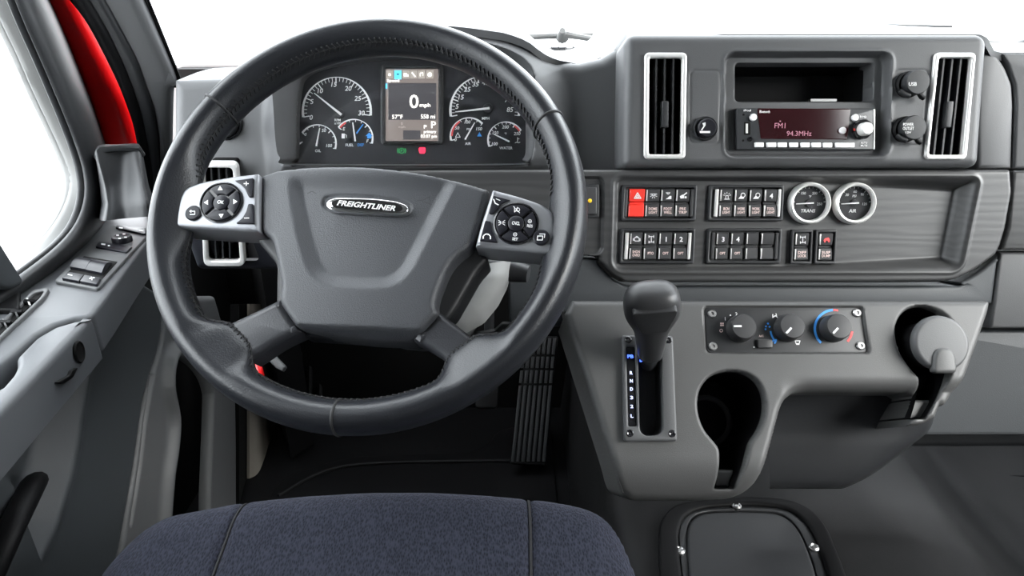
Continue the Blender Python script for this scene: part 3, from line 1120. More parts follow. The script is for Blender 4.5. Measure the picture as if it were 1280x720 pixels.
# storage pocket behind the radio recess, its inner shade put into a black lining
pk = FP.pp(rpoly([(917, 77), (1094, 77), (1093, 129), (917, 129)], 5, 4), -0.014)
pin = inset(pk[::-1] if area(pk) < 0 else pk, 0.006)
pk_ = pk[::-1] if area(pk) < 0 else pk
loft('radio_pocket', [FP.w(pk_, np.full(len(pk_), -0.016)), FP.w(pin, np.full(len(pk_), -0.085)), FP.w(pin * 0.001 + pin.mean(0) * 0.999, np.full(len(pk_), -0.085))], 'rubber', dash, caps=False)
cl = FP.px(1030, 126, -0.02)
V, F = geo_box(FP.w(cl, -0.025) + 0.001 * FP.V, 0.017 * FP.U, 0.0016 * FP.V, 0.004 * FP.N)
mesh('pocket_clip', V, F, 'steel', dash)

# ---- switch fascia with its recess
fo = cat([(500, 213), (640, 212), (900, 212), (1264, 212)], 3) + rpoly([(1264, 212), (1266, 240), (1258, 285), (1250, 312)], 3, 3)[1:] + \
    cat([(1246, 318), (1222, 336), (1196, 349), (1176, 352)], 4) + cat([(1100, 353), (900, 353), (795, 353), (775, 349), (762, 340), (750, 327), (738, 320), (640, 318), (500, 316)], 4)
FAS = FS.pp(fo, 0)
REC = FS.pp(rpoly([(769, 222), (1224, 222), (1200, 338), (766, 338)], [9, 10, 14, 14], 6), 0)
RECI = FS.pp(rpoly([(771, 226), (1202, 226), (1188, 334), (768, 334)], 10, 6), -0.02)
BRK = FS.pp(rpoly([(700, 221), (752, 221), (756, 230), (754, 312), (748, 319), (700, 319)], 4), 0)


def h_fas(u, v):
    s = sd_poly(REC, u, v)
    s2 = sd_poly(BRK, u, v)
    # the recess deepens toward the passenger side
    uu = (u - FS.px(770, 280)[0]) / (FS.px(1200, 280)[0] - FS.px(770, 280)[0])
    dep = 0.004 + 0.018 * np.clip(uu, 0, 1)
    return roundoff(sd_poly(FAS, u, v), 0.005) - dep * sstep(-s, -0.001, 0.005 + 0.013 * np.clip(uu * 2 - 1, 0, 1)) + 0.0015 * np.exp(-((s - 0.003) / 0.0022) ** 2) - 0.006 * sstep(-s2, -0.001, 0.003)


relief('switch_fascia', FS, lambda u, v: sd_poly(FAS, u, v), h_fas, box_of(FAS), 0.0013, 'wood', dash, back=0.03)


def fs_h(x):
    uu = min(1, max(0, (x - 770) / 430))
    return -(0.004 + 0.018 * uu)


# ---- lower dash band, passenger side panels, lower box
lb = cat([(634, 324), (738, 323), (748, 330), (762, 345), (776, 354), (795, 358), (900, 358), (1176, 358), (1200, 353), (1225, 339), (1249, 318)], 4) + [(1241, 380), (718, 380), (700, 409), (648, 409), (636, 402)]
plate('lower_band', FS.up(-0.012), lb, -0.05, 0.0, 'door', dash, bev=0.005, at=0.0)
plate('knee_bracket', FS.up(-0.03), rpoly([(560, 424), (618, 414), (628, 405), (650, 405), (650, 412), (634, 413), (622, 424), (562, 434)], 1.5), -0.02, 0.0, 'dark', dash, bev=0.002)
plate('corner_panel', FP.up(-0.028), rpoly([(1222, 66), (1246, 66), (1258, 84), (1266.5, 105), (1268, 131), (1265.5, 211), (1222, 211)], [0, 8, 4, 4, 0, 0, 0], 4), -0.06, 0.0, 'dash', dash, bev=0.006)
plate('passenger_panel', FP.up(-0.028), rpoly([(1252, 66), (1900, 66), (1900, 211), (1267.5, 211), (1270, 131), (1268.5, 105), (1261, 84)], [4, 0, 0, 0, 0, 0, 0], 4), -0.06, 0.0, 'dash', dash, bev=0.004)
plate('passenger_trim', FS.up(-0.004), [(1268, 213), (1900, 213), (1900, 313), (1252, 313), (1261, 284)], -0.05, 0.0, 'wood', dash, bev=0.004)
plate('passenger_band', FS.up(-0.012), [(1251, 315.5), (1900, 315.5), (1900, 411), (1238, 411), (1243, 376)], -0.05, 0.0, 'dash', dash, bev=0.004)
gb = plate('glovebox_lid', FS.up(-0.03), rpoly([(1180, 413), (1900, 413), (1900, 545), (1120, 545)], 4), -0.05, 0.0, 'door', dash, bev=0.006)
plate('lower_edge', FS.up(-0.10), [(1060, 500), (1900, 500), (1900, 560), (1060, 560)], -0.05, 0.0, 'dark', dash, bev=0.01)

# ================================================================== instrument cluster
ic = thing('instrument_cluster', 'dark instrument cluster with white round dials and a central screen behind the steering wheel', 'instrument cluster', FC.p3(510, 200))
LNu = FC.pp(LN, 0.0)
V, F = plate_geo(FC, LNu, -0.012, -0.004, 0.0)
mesh('dial_board', V, F, 'dial', ic)
V, F = plate_geo(FC, inset(LNu[::-1] if area(LNu) < 0 else LNu, 0.0005), 0.0075, 0.009, 0.0)
mesh('clear_cover', V, F, 'lens', ic)
FCd = FC.up(-0.0036)


def dial(name, cx, cy, r, a0, a1, nums, nr, ticks, hub, tip, m='white', w0=1.2, w1=2.6, red=None, words=(), nsz=6.0, blue=None):
    d = Marks(FCd, 0.0)
    d.arc(cx, cy, r, a0, (a0 + a1) / 2, w1, 20, w0 * .7).arc(cx, cy, r, (a0 + a1) / 2, a1, w0 * .7, 20, w1)
    for k in range(ticks):
        a = R(a0 + (a1 - a0) * k / (ticks - 1))
        l = r * (0.82 if k % 5 == 0 else 0.88)
        d.line([(cx + l * math.cos(a), cy - l * math.sin(a)), (cx + (r - .6) * math.cos(a), cy - (r - .6) * math.sin(a))], 1.2 if k % 5 == 0 else 0.7)
    o = d.build(name, 'white', ic)
    n = Marks(FCd, 0.0002)
    for s, x, y in nums:
        n.text(s, x, y, nsz, it=0.18)
    for s, x, y, hh in words:
        n.text(s, x, y, hh)
    if n.V:
        n.build('numerals', 'white', o, kind='stuff')
    if red:
        q = Marks(FCd, 0.0003)
        q.arc(cx, cy, r - 1.6, red[0], red[1], 2.2, 10).build('red_zone', 'redp', o)
    if blue:
        blue(o)
    hb = np.array(hub)
    tp = np.array(tip)
    lathe('needle_hub', FCd, hub, [(0.0068 if r > 30 else 0.0045, 0), (0.006 if r > 30 else 0.004, 0.003), (0, 0.0034)], 'dial', o, n=20)
    dd = (tp - hb) / np.linalg.norm(tp - hb)
    nn = np.array([-dd[1], dd[0]])
    k = 1.5 if r > 30 else 1.0
    solid_poly('needle', FCd, [tuple(hb - dd * 2 + nn * k), tuple(hb - dd * 2 - nn * k), tuple(tp - nn * .5), tuple(tp + nn * .5)], 0.0032, 0.0046, 'needle', o, bev=0.0003)
    return o


dial('tachometer', 421, 139, 42.5, 190, -7, [('0', 389, 146.7), ('5', 390, 127), ('10', 400.5, 113.5), ('15', 417.6, 105.5), ('20', 435.5, 110.5), ('25', 447.3, 123), ('30', 452, 141.3)], 0, 31, (425, 142), (392.5, 116.2), w1=3.2, words=[('RPM', 422, 150, 3), ('x100', 422, 154, 3)])
dial('oil_gauge', 397, 179, 23, 146, -18, [('0', 382, 168, ), ('50', 405, 163), ('100', 411.5, 182)], 0, 9, (395.5, 180.5), (399.4, 160), nsz=4, words=[('OIL', 397.5, 188.5, 3.4)])


def fuel_blue(o):
    q = Marks(FCd, 0.0004)
    q.poly([(457, 170), (461.5, 165.5), (466, 170), (464, 170), (464, 173), (459, 173), (459, 170)]).text('DEF', 451, 181, 3.4).build('blue_mark', 'bluep', o)
    solid_poly('blue_needle', FCd, [(446, 167.3), (445, 166), (453.4, 154.8), (454.2, 155.4)], 0.0028, 0.004, 'bluep', o, bev=0.0003)


dial('fuel_gauge', 442.5, 172.5, 23.3, 146, -17, [('E', 430, 161), ('F', 459.5, 176.3)], 0, 9, (443.7, 174.5), (440.7, 153), nsz=4, words=[('FUEL', 437, 181.3, 3.4)], red=(143, 118), blue=fuel_blue)
fu = Marks(FCd, 0.0004)
fu.poly([(427, 167), (431, 167), (431, 173), (427, 173)]).line([(431.5, 168), (433, 169), (433, 172)], .7).build('fuel_mark', 'white', ic)
dial('speedometer', 606, 138, 43, 190, -9, [('5', 571.5, 133), ('15', 576.5, 121.5), ('25', 584.3, 111.6), ('35', 594.5, 105.2), ('45', 606.8, 103.2), ('55', 618.6, 107), ('65', 627.6, 115), ('75', 635, 124.8), ('85', 637.5, 137)], 0, 35, (610, 135.3), (569, 139.8), w1=3.2, words=[('MPH', 607, 148, 3.4)])


def air_blue(o):
    q = Marks(FCd, 0.0004)
    q.poly([(596.3, 170.5), (599.3, 165), (602.3, 170.5)]).build('blue_mark', 'bluep', o)


dial('air_gauge', 586, 170, 22.8, 194, 42, [('0', 569.5, 174.5), ('50', 571.5, 160), ('100', 584.5, 152.5), ('150', 599, 161)], 0, 9, (582.3, 172.5), (593.4, 153), nsz=4, words=[('AIR', 585, 179.5, 3.4), ('PSI', 585.5, 161.5, 2.8)], red=(180, 122), blue=air_blue)
dial('water_gauge', 632, 174.5, 22, 203, 30, [('100', 618.5, 179.8), ('150', 619.5, 166), ('200', 632, 158.7), ('250', 646.5, 167)], 0, 13, (635, 176), (617.2, 167.5), nsz=4, words=[('WATER', 632.5, 185, 3.4), ('°F', 632, 167, 2.6)], red=(58, 32))
wm = Marks(FCd, 0.0004)
wm.line([(647, 172), (647, 177)], .9).line([(647, 173.5), (649, 173.5)], .8).line([(644, 178.5), (646, 177.7), (648, 178.5), (650, 177.7)], .8)
wm.line([(569.3, 171.5), (572.3, 166), (575.3, 171.5)], .8, True)
wm.poly([(365.5 + 2, 178), (371, 176.5), (374, 178.5), (378, 176.8), (378.5, 177.8), (374.5, 180.8), (369, 180.8)])
wm.build('warning_marks', 'white', ic, kind='stuff')
# centre display
df = plate('display_frame', FC, rrect(475.5, 80.5, 553.5, 180, 4), -0.005, 0.003, 'dark', ic, bev=0.002, holes=[rrect(481.5, 85.5, 547.5, 176, 1.5)])
ds = solid_poly('display_screen', FC, rrect(481, 85, 548, 176.5, 1), -0.004, -0.001, 'scrb', ic)
FCs = FC.up(-0.0008)
solid_poly('display_panel', FCs, [(485.5, 103.7), (545.5, 103.7), (545.5, 149.8), (485.5, 149.8)], 0, 0.0002, 'scr', ds, bev=0)
solid_poly('camera_tile', FCs, [(504, 163), (525.5, 163), (525.5, 174.5), (504, 174.5)], 0, 0.0002, 'scr', ds, bev=0)
for i, x in enumerate((487, 497.3, 507.6, 517, 526.8, 537.2)):
    tl = solid_poly('menu_tile', FCs, [(x - 4.4, 88), (x + 4.4, 88), (x + 4.4, 98 + (i == 1)), (x - 4.4, 98 + (i == 1))], 0, 0.0003, 'scrc' if i == 1 else 'scrt', ds, bev=0)
    q = Marks(FCs, 0.0006)
    if i == 0:
        q.poly(ell(x, 93.3, 1.8, n=10))
    elif i == 1:
        q.poly([(x - 2.4, 91.8), (x + 2.4, 91.8), (x, 94.3)])
    elif i == 2:
        q.poly([(x - 3, 91.5), (x + 1, 91.5), (x + 1, 93), (x + 3, 93), (x + 3, 95.5), (x - 3, 95.5)])
    elif i == 3:
        q.line([(x - 2, 91), (x + 2, 95.5)], 1.4)
    elif i == 4:
        q.line([(x - 1.5, 95), (x - 1.5, 91.5), (x + 1.8, 91), (x + 1.8, 94.5)], 1.0)
    else:
        q.poly(ell(x, 93.3, 2.8, n=12))
    q.build('menu_icon', 'scr' if i == 1 else 'scrw', tl)
q = Marks(FCs, 0.0006)
q.text('Speed', 491.3, 101.2, 4.6, 15.5).text('0', 517.5, 126.8, 17, 11.5).text('mph', 531.3, 132, 6.2, 13.5, weight=.02)
q.text('57°F', 496.7, 145.9, 5.4, 13.5).text('558 mi', 535, 145.6, 5.4, 18).text('P', 541.9, 155.9, 8.5, 6).text('P', 531.6, 158.6, 4.6, 3.6)
q.text('primary', 537.5, 165.2, 5.0, 15.5).text('03:07 pm', 536, 170.8, 5.2, 20).build('screen_text', 'scrw', ds)
q = Marks(FCs, 0.0006)
q.text('0', 502.3, 154.6, 3.6).text('mph', 502.3, 159, 3.4, 8.5).build('screen_text', 'scrt', ds)
q = Marks(FCs, 0.0006)
q.poly([(481, 104.5), (484, 104.5), (484, 110.7), (481, 110.7)]).build('cursor_mark', 'scrc', ds)
q = Marks(FCd, 0.0004)
q.arc(502, 188.4, 3.2, 0, 360, .8, 16).text('P', 502, 188.4, 3.2).line([(497.6, 185.5), (496.8, 188.4), (497.6, 191.3)], .9).line([(506.4, 185.5), (507.2, 188.4), (506.4, 191.3)], .9).build('green_telltale', 'led_g', ic)
q = Marks(FCd, 0.0004)
q.poly([(523.5, 185), (525, 184), (530.5, 184), (532, 185), (532, 189), (530.5, 192), (525, 192), (523.5, 189)]).build('red_telltale', 'led_r', ic)

# ================================================================== air vents
def air_vent(label, fr, outer, inner, nf, knob, h, m='satin', lean=0.0):
    t = thing('air_vent', label, 'air vent', fr.w(fr.pp(outer, h).mean(0), h), 'dashboard air vents')
    O, I = fr.pp(outer, h), fr.pp(inner, h)
    V, F = plate_geo(fr, O, h - 0.006, h + 0.003, 0.0022, [I])
    mesh('vent_frame', V, F, m, t)
    I2 = I if area(I) > 0 else I[::-1]
    n = len(I2)
    V, F = loft_geo([fr.w(I2, np.full(n, h - 0.004)), fr.w(I2, np.full(n, h - 0.045)), fr.w(I2 * .01 + I2.mean(0) * .99, np.full(n, h - 0.046))], caps=False)
    mesh('vent_duct', V, F, 'black', t)
    x0, x1 = I2[:, 0].min(), I2[:, 0].max()
    y0, y1 = I2[:, 1].min(), I2[:, 1].max()
    tl = I2[I2[:, 1] > y1 - 0.012][:, 0].min()
    bl = I2[I2[:, 1] < y0 + 0.012][:, 0].min()
    wd = (I2[I2[:, 1] > y1 - 0.012][:, 0].max() - tl)
    for k in range(nf):
        f = (k + 0.9) / (nf + 0.8)
        a = fr.w((tl + wd * f, y1), h - 0.012)
        b = fr.w((bl + wd * f, y0), h - 0.012)
        V, F = geo_box((a + b) / 2, 0.0011 * fr.U, (a - b) / 2, 0.0085 * fr.N)
        mesh('fin', V, F, 'dark', t)
        if knob and k == nf // 2:
            c = a * .58 + b * .42 - 0.16 * (a - b) + 0.0085 * fr.N
            V, F = plate_geo(Frame(c, fr.U, a - b), [(-.0042, -.0165), (.0042, -.0165), (.0042, .0165), (-.0042, .0165)], -0.008, 0.006, 0.0015)
            mesh('vent_slider', V, F, 'dark', t)
    for k in range(3):
        f = (k + 1) / 4
        a = fr.w((tl, y1 + (y0 - y1) * f), h - 0.034)
        b = fr.w((tl + wd, y1 + (y0 - y1) * f), h - 0.034)
        V, F = geo_box((a + b) / 2, (b - a) / 2, 0.0008 * fr.V, 0.006 * fr.N)
        mesh('rear_fin', V, F, 'black', t)
    return t


air_vent('tall silver-framed air vent beside the cigarette lighter on the centre pod', FP, rpoly([(805.5, 66), (858.5, 66), (856.5, 199), (804.5, 199)], 6), rpoly([(811.5, 72.5), (852.5, 72.5), (850.5, 193), (810.5, 193)], 3), 3, True, 0.001)
air_vent('tall silver-framed air vent beside the two capped sockets on the centre pod', FP, rpoly([(1167.5, 66), (1219, 66), (1207, 199.5), (1154.5, 199.5)], 6), rpoly([(1173, 72.5), (1213.5, 72.5), (1201.5, 193.5), (1160, 193.5)], 3), 3, True, 0.001)
air_vent('silver-framed air vent half hidden behind the silver left switch pod of the steering wheel', FLV, LV, rpoly([(255, 209), (291, 209), (300.5, 325.5), (260, 325.5)], 5), 3, False, 0.004)

# headlamp dial
hl = thing('headlamp_dial', 'round black headlamp dial on the dashboard beside the door, partly behind the rim', 'dial', FH.p3(283, 155, VAL))
lathe('dial_bezel', FH, (283, 155), [(0.022, VAL - 0.004), (0.0225, VAL + 0.003), (0.0205, VAL + 0.005), (0.018, VAL + 0.002)], 'gloss', hl, at=VAL)
lathe('dial_knob', FH, (283, 155), [(0.0175, VAL), (0.0175, VAL + 0.012), (0.0155, VAL + 0.016), (0, VAL + 0.016)], 'dark', hl, at=VAL)
V, F = geo_box(FH.w(FH.px(283, 155, VAL + .016), VAL + 0.018), 0.004 * FH.U, 0.0145 * FH.V, 0.004 * FH.N)
mesh('grip', V, F, 'dark', hl)

# ================================================================== centre pod fittings
lt = thing('cigarette_lighter', 'round black cigarette lighter with a white cigarette symbol beside a tall vent', 'lighter', FP.p3(881, 161))
lathe('lighter_ring', FP, (881, 161), [(0.0152, -0.002), (0.0155, 0.004), (0.0145, 0.006), (0.0125, 0.005), (0.0122, 0.0)], 'dark', lt)
lathe('lighter_knob', FP, (881, 161), [(0.0118, 0), (0.0118, 0.011), (0.0105, 0.0125), (0, 0.012)], 'button', lt)
q = Marks(FP, 0.0131)
q.line([(875.5, 165), (887, 165)], 2.6).line([(877, 162.5), (881, 156.5), (880, 154)], 1.6).poly([(878, 154), (882, 153), (882, 157), (879.5, 158)]).build('lettering', 'white', lt)


def cap_(label, x, y, r, txt):
    t = thing('socket_cap', label, 'socket cap', FP.p3(x, y), 'capped sockets')
    lathe('socket_ring', FP, (x - 4, y + 1), [(r * 1.08, -0.002), (r * 1.08, 0.004), (r * .95, 0.006), (r * .9, 0)], 'rubber', t)
    lathe('cap_disc', FP, (x, y), [(r * 1.0, 0.003), (r, 0.014), (r * 0.93, 0.0165), (0, 0.0172)], 'dark', t)
    c = FP.px(x, y, 0.01)
    ta = FP.w(c + np.array([0.004, -0.007]), 0.011)
    tb = FP.w(c + np.array([0.015, -0.0155]), 0.009)
    tc_ = FP.w(c + np.array([0.0185, -0.0175]), 0.009)
    tube('cap_tether', [ta, (ta + tb) / 2 + 0.001 * FP.V, tb, tc_], [0.0028, 0.0024, 0.0032, 0.003], 'rubber', t)
    tube('finger_tab', [FP.w(c + np.array([-0.013, -0.008]), 0.009), FP.w(c + np.array([-0.008, -0.0125]), 0.011), FP.w(c + np.array([-0.001, -0.0145]), 0.011)], 0.0034, 'dark', t)
    q = Marks(FP, 0.0175)
    for s, dx, dy, hp, wp in txt:
        q.text(s, x + dx, y + dy, hp, wp)
    q.build('lettering', 'white', t)


cap_('round black socket cap marked USB', 1138.5, 105, 0.0152, [('USB', 2.5, 0, 4.6, 10)])
cap_('round black socket cap marked POWER OUTLET below the USB cap', 1134.5, 161, 0.0152, [('POWER', 1, -5.5, 3.8, 13), ('OUTLET', 1, -0.5, 3.8, 14), ('12V', 1, 4.5, 2.4, 7)])

# ---- radio
FRd = FP.up(-0.014)
rd = thing('radio', 'black car radio with dark red display and white buttons in the centre pod', 'radio', FRd.p3(1007, 187))
plate('faceplate', FRd, rpoly([(920.5, 135), (1094, 135.5), (1093.5, 187.5), (921, 187)], 1.5), -0.002, 0.009, 'radio', rd, bev=0.0015)
plate('silver_edge', FRd, [(1092, 136.5), (1094.2, 136.5), (1093.8, 186.5), (1091.8, 186.5)], 0.002, 0.0098, 'satin', rd, bev=0.0005)
dsp = plate('display', FRd, rpoly([(946.5, 135.5), (1063.5, 136), (1059, 174.5), (951, 173.5)], 2), 0.008, 0.0095, 'radio_scr', rd, bev=0.0003)
q = Marks(FRd, 0.0099)
q.text('FM1', 975, 157, 6.5, 13.5, weight=0).text('94.3MHz', 999, 166.8, 6, 31, weight=0).poly(ell(975.3, 151.5, .9, n=8)).build('display_text', 'radio_txt', dsp)
q = Marks(FRd, 0.0099)
q.text('Bluetooth', 956, 139.5, 3.4, 13).text('iPod', 934, 138, 2.4, 9).text('BAND', 1079, 145.8, 2.6, 8).text('AUTO', 1080, 178.5, 2.4, 8).text('MUTE', 1080, 182, 2.4, 8).build('lettering', 'white', rd)
for i, (x0, x1) in enumerate(((943.5, 955), (958.5, 970.5), (972.5, 984), (987, 998), (1001, 1012.5), (1014.8, 1026.5), (1029, 1040.5), (1044.5, 1068.5))):
    plate('preset_button', FRd, rrect(x0, 178 + .05 * i, x1, 184 + .05 * i, 1), 0.008, 0.0115, 'white', rd, bev=0.0007, at=0.0115)
for x, y, r in ((941.7, 146.6, 4.5), (1069, 147, 4.4), (1053.5, 163.2, 4.4)):
    lathe('round_button', FRd, (x, y), [(r * .00102, 0.008), (r * .00102, 0.0115), (r * .0009, 0.0125), (0, 0.0128)], 'white', rd, n=20, at=0.011)
kb = lathe('volume_knob', FRd, (1078, 161.5), [(0.0127, 0.008), (0.0127, 0.014), (0.0112, 0.0165), (0.0085, 0.0165)], 'gloss', rd, at=0.012)
lathe('knob_cap', FRd, (1080.5, 161.5), [(0.0083, 0.010), (0.0083, 0.026), (0.0065, 0.0285), (0, 0.029)], 'satin', kb, at=0.02)
solid_poly('orange_mark', FRd, rrect(1067, 160.5, 1069.2, 163.5, .5), 0.0166, 0.0172, 'red', kb, bev=0)
us = plate('usb_slot', FRd, rrect(930.3, 152.5, 938, 168.5, 1), 0.008, 0.0095, 'black', rd, bev=0.0003)
solid_poly('usb_tongue', FRd, rrect(932.2, 154.5, 935, 166.5, .4), 0.0094, 0.0099, 'satin', us, bev=0)
lathe('aux_jack', FRd, (934.2, 174.8), [(0.0032, 0.008), (0.0032, 0.0105), (0.0022, 0.0105), (0.0018, 0.0092), (0, 0.0092)], 'gloss', rd, n=18)
for x, y in ((926.5, 144.5), (926, 176.5), (1089.5, 145), (1089, 176.5)):
    lathe('face_hole', FRd, (x, y), [(0.0015, 0.0085), (0.0014, 0.0094), (0, 0.0094)], 'black', rd, n=12)

# ================================================================== rocker switches
def symbol(q, s, x, y):
    if s == 'hazard':
        q.line([(x - 4.2, y + 3), (x, y - 4), (x + 4.2, y + 3)], 1.1, True).line([(x - 1.8, y + 1.7), (x, y - 1.2), (x + 1.8, y + 1.7)], .9, True)
    elif s == 'dome':
        q.line([(x - 4, y - 2.3), (x + 4, y - 2.3)], .9).arc(x, y - 2, 2, 180, 360, .8, 8)
        for a in (-60, -20, 20, 60):
            q.line([(x + 2.8 * math.sin(R(a)), y - 1.6 + 2.8 * math.cos(R(a))), (x + 4.8 * math.sin(R(a)), y - 1.6 + 4.8 * math.cos(R(a)))], .7)
    elif s == 'foot':
        q.line([(x - 3, y - 4), (x + 2, y - 4)], .8).arc(x - .5, y - 3.8, 1.5, 180, 360, .8, 8).poly([(x - 3.6, y + 4), (x + 3.6, y + 4), (x + 3.6, y), (x + 1.5, y), (x - 1, y + 2.3)])
    elif s == 'trip':
        q.poly([(x - 4.5, y + .5), (x - 1, y - 1.8), (x + 1, y), (x + 1, y + 3), (x - 3.5, y + 3.2)]).line([(x - 1, y), (x + 4.2, y - 4)], 1.5).poly([(x + 1.6, y + .5), (x + 4, y + .5), (x + 4, y + 3), (x + 1.6, y + 3)])
    elif s == 'beacon':
        q.line([(x - 3, y + 4), (x + 3, y + 4)], 1).line([(x - 1.6, y + 3), (x - 1.4, y - .5), (x + 1.4, y - .5), (x + 1.6, y + 3)], .9)
        for a in (-75, -40, 0, 40, 75):
            q.line([(x + 3 * math.sin(R(a)), y - 3 * math.cos(R(a))), (x + 5 * math.sin(R(a)), y - 4.6 * math.cos(R(a)))], .7)
    elif s == 'work':
        q.arc(x + 1.6, y - 1, 2.6, 0, 360, .9, 16).poly([(x - 4.5, y + 3.6), (x - .8, y - .8), (x + .6, y + 2), (x + 3, y + 2), (x + 2, y + 3.6)])
    elif s == 'engine':
        q.line([(x - 3, y - 1), (x - 1.8, y - 2.5), (x + 1.6, y - 2.5), (x + 3, y - 1), (x + 3, y + 2.2), (x - 2, y + 2.2), (x - 3, y + 1)], 1.0, True).line([(x - 4.4, y - 1), (x - 4.4, y + 1.4)], .9).line([(x + 4.2, y - 1), (x + 4.2, y + 2)], .9).line([(x - 1, y - 3.6), (x + 1, y - 3.6)], .8)
    elif s == 'pto' or s == 'diff':
        q.line([(x - 3, y - 3.4), (x + 3, y - 3.4)], .8).line([(x, y - 3.4), (x, y + 3.4)], .8).line([(x - 3, y + 3.4), (x + 3, y + 3.4)], .8)
        for dx in (-3, 3):
            for dy in (-3.4, 3.4):
                q.line([(x + dx, y + dy - 1.3), (x + dx, y + dy + 1.3)], .9)
    elif s == 'dump':
        q.poly([(x - 4.5, y + 1), (x - 2, y - 2), (x + 2.5, y - 3), (x + 4.2, y + 1)]).poly(ell(x - 2.4, y + 2, 1.3, n=10)).poly(ell(x + 2.6, y + 2, 1.3, n=10))
    elif s:
        q.text(s, x, y, 6.2, weight=.025)


def rocker(t, x0, x1, y0, y1, h, sym, word, m='rocker', lab=None, pm='white', low='pink', shift=2.0):
    """One rocker: an upper and a lower lobe with a dip across the middle; x edges shear by `shift` px."""
    hm = h + 0.006
    a = FS.px(x0, y0, hm)
    b = FS.px(x1, y0, hm)
    c = FS.px(x1 - shift, y1, hm)
    d = FS.px(x0 - shift, y1, hm)
    rings = []
    prof = [(0.0, -.004), (0.01, .0042), (0.05, .0062), (0.25, .0060), (0.43, .0046), (0.475, .0015), (0.525, .0015), (0.57, .0046), (0.75, .0060), (0.95, .0062), (0.99, .0042), (1.0, -.004)]
    for s, z in prof:
        l, r_ = a + (d - a) * s, b + (c - b) * s
        w = (r_ - l)
        pts = [(0, -0.004), (0, z - .0012), (0.07, z), (0.93, z), (1, z - .0012), (1, -0.004)]
        rings.append(np.array([FS.w(l + w * f, h + zz) for f, zz in pts]))
    o = loft('rocker_switch', rings, m, t, sharp=30)
    if lab:
        o['label'] = lab
    # bright edge bars at the rocker's near side
    if m == 'rocker':
        for s0, s1 in ((0.04, 0.42), (0.58, 0.96)):
            l0, l1 = a + (d - a) * s0, a + (d - a) * s1
            w = (b - a) * 0.075
            V, F = plate_geo(FS, np.array([l0, l0 + w, l1 + w, l1]), h + 0.003, h + 0.0068, 0.0006, segs=2)
            mesh('edge_bar', V, F, 'satin', o)
    xm, ym = (x0 + x1) / 2, (y0 + y1) / 2
    q = Marks(FS, h + 0.0066)
    if sym:
        symbol(q, sym, xm - shift * .25 + .5, y0 + (y1 - y0) * .25)
        q.build('lettering', pm, o)
    if word:
        q = Marks(FS, h + 0.0066)
        w1 = word.split()
        for k, s in enumerate(w1):
            q.text(s, xm - shift * .75 + .7, y0 + (y1 - y0) * (0.755 if len(w1) == 1 else 0.70 + .125 * k), 3.4, min(1.0, len(s) / 4.0) * (x1 - x0) * .62, weight=.02)
        q.build('lettering', low, o)
    return o


def bank(label, x0, y0, x1, y1, sh, rk, h, blank_edges=True):
    t = thing('switch_bank', label, 'switch bank', FS.p3((x0 + x1) / 2, y1, h), 'four-rocker switch banks')
    out = rpoly([(x0, y0), (x1, y0), (x1 - sh, y1), (x0 - sh, y1)], 3)
    inn = rpoly([(x0 + 4.5, y0 + 4), (x1 - 4.2, y0 + 4), (x1 - 4.2 - sh, y1 - 4), (x0 + 4.5 - sh, y1 - 4)], 2.5)
    plate('bank_frame', FS, out, h - 0.003, h + 0.006, 'dark', t, bev=0.002, holes=[inn], at=h + 0.006)
    plate('bank_well', FS, inn, h - 0.004, h - 0.001, 'black', t, bev=0, at=h + 0.002)
    if blank_edges:
        for xa, xb in ((rk[0][0] - 6.3, rk[0][0] - 1.8), (rk[-1][1] + 1.6, rk[-1][1] + 5.6)):
            q = [(xa, y0 + 5.5), (xb, y0 + 5.5), (xb - sh, y1 - 5.5), (xa - sh, y1 - 5.5)]
            plate('end_bar', FS, rpoly(q, .8), h - 0.002, h + 0.0055, 'satin' if blank_edges == 2 else 'rocker', t, bev=0.0015, at=h + 0.0055)
    for r in rk:
        rocker(t, r[0], r[1], y0 + 5, y1 - 5, h, r[2], r[3], *(r[4:] if len(r) > 4 else ()))
    return t


bank('black four-rocker switch bank with the red hazard switch', 778, 231, 872.3, 276.7, 2.2, [
    (787.3, 806.8, 'hazard', None, 'red', 'red hazard rocker'), (808.5, 825.5, 'dome', 'DOME LIGHT'), (827.3, 844, 'foot', 'FOOT WELL'), (846, 862.5, 'trip', 'PRE TRIP')], fs_h(820), 1)
bank('black four-rocker switch bank with beacon and work light switches beside the gauges', 886.5, 231, 981, 276.7, 2.2, [
    (901, 916.5, 'beacon', 'BCN LIGHT'), (919.5, 935, 'work', 'WORK LIGHT'), (938, 953.5, 'work', 'WORK LIGHT'), (956.5, 972, '4', 'TOOL LIGHT')], fs_h(930), 2)
bank('black four-rocker switch bank with engine and PTO switches below the hazard switch', 775.8, 285.5, 870, 330, 2.2, [
    (788.5, 803.5, 'engine', 'SHDN OVRD'), (806.3, 822, 'pto', 'PTO'), (825, 840.5, '1', 'OPT'), (843.5, 859.5, '2', 'OPT')], fs_h(820), 2)
bank('black four-rocker switch bank with two unmarked rockers beside the small switches', 884.5, 285.5, 978.3, 330, 2.2, [
    (896.5, 911.5, '3', 'OPT'), (915, 930, '4', 'OPT'), (934, 949, None, None), (952.5, 968.5, None, None)], fs_h(930), 1)


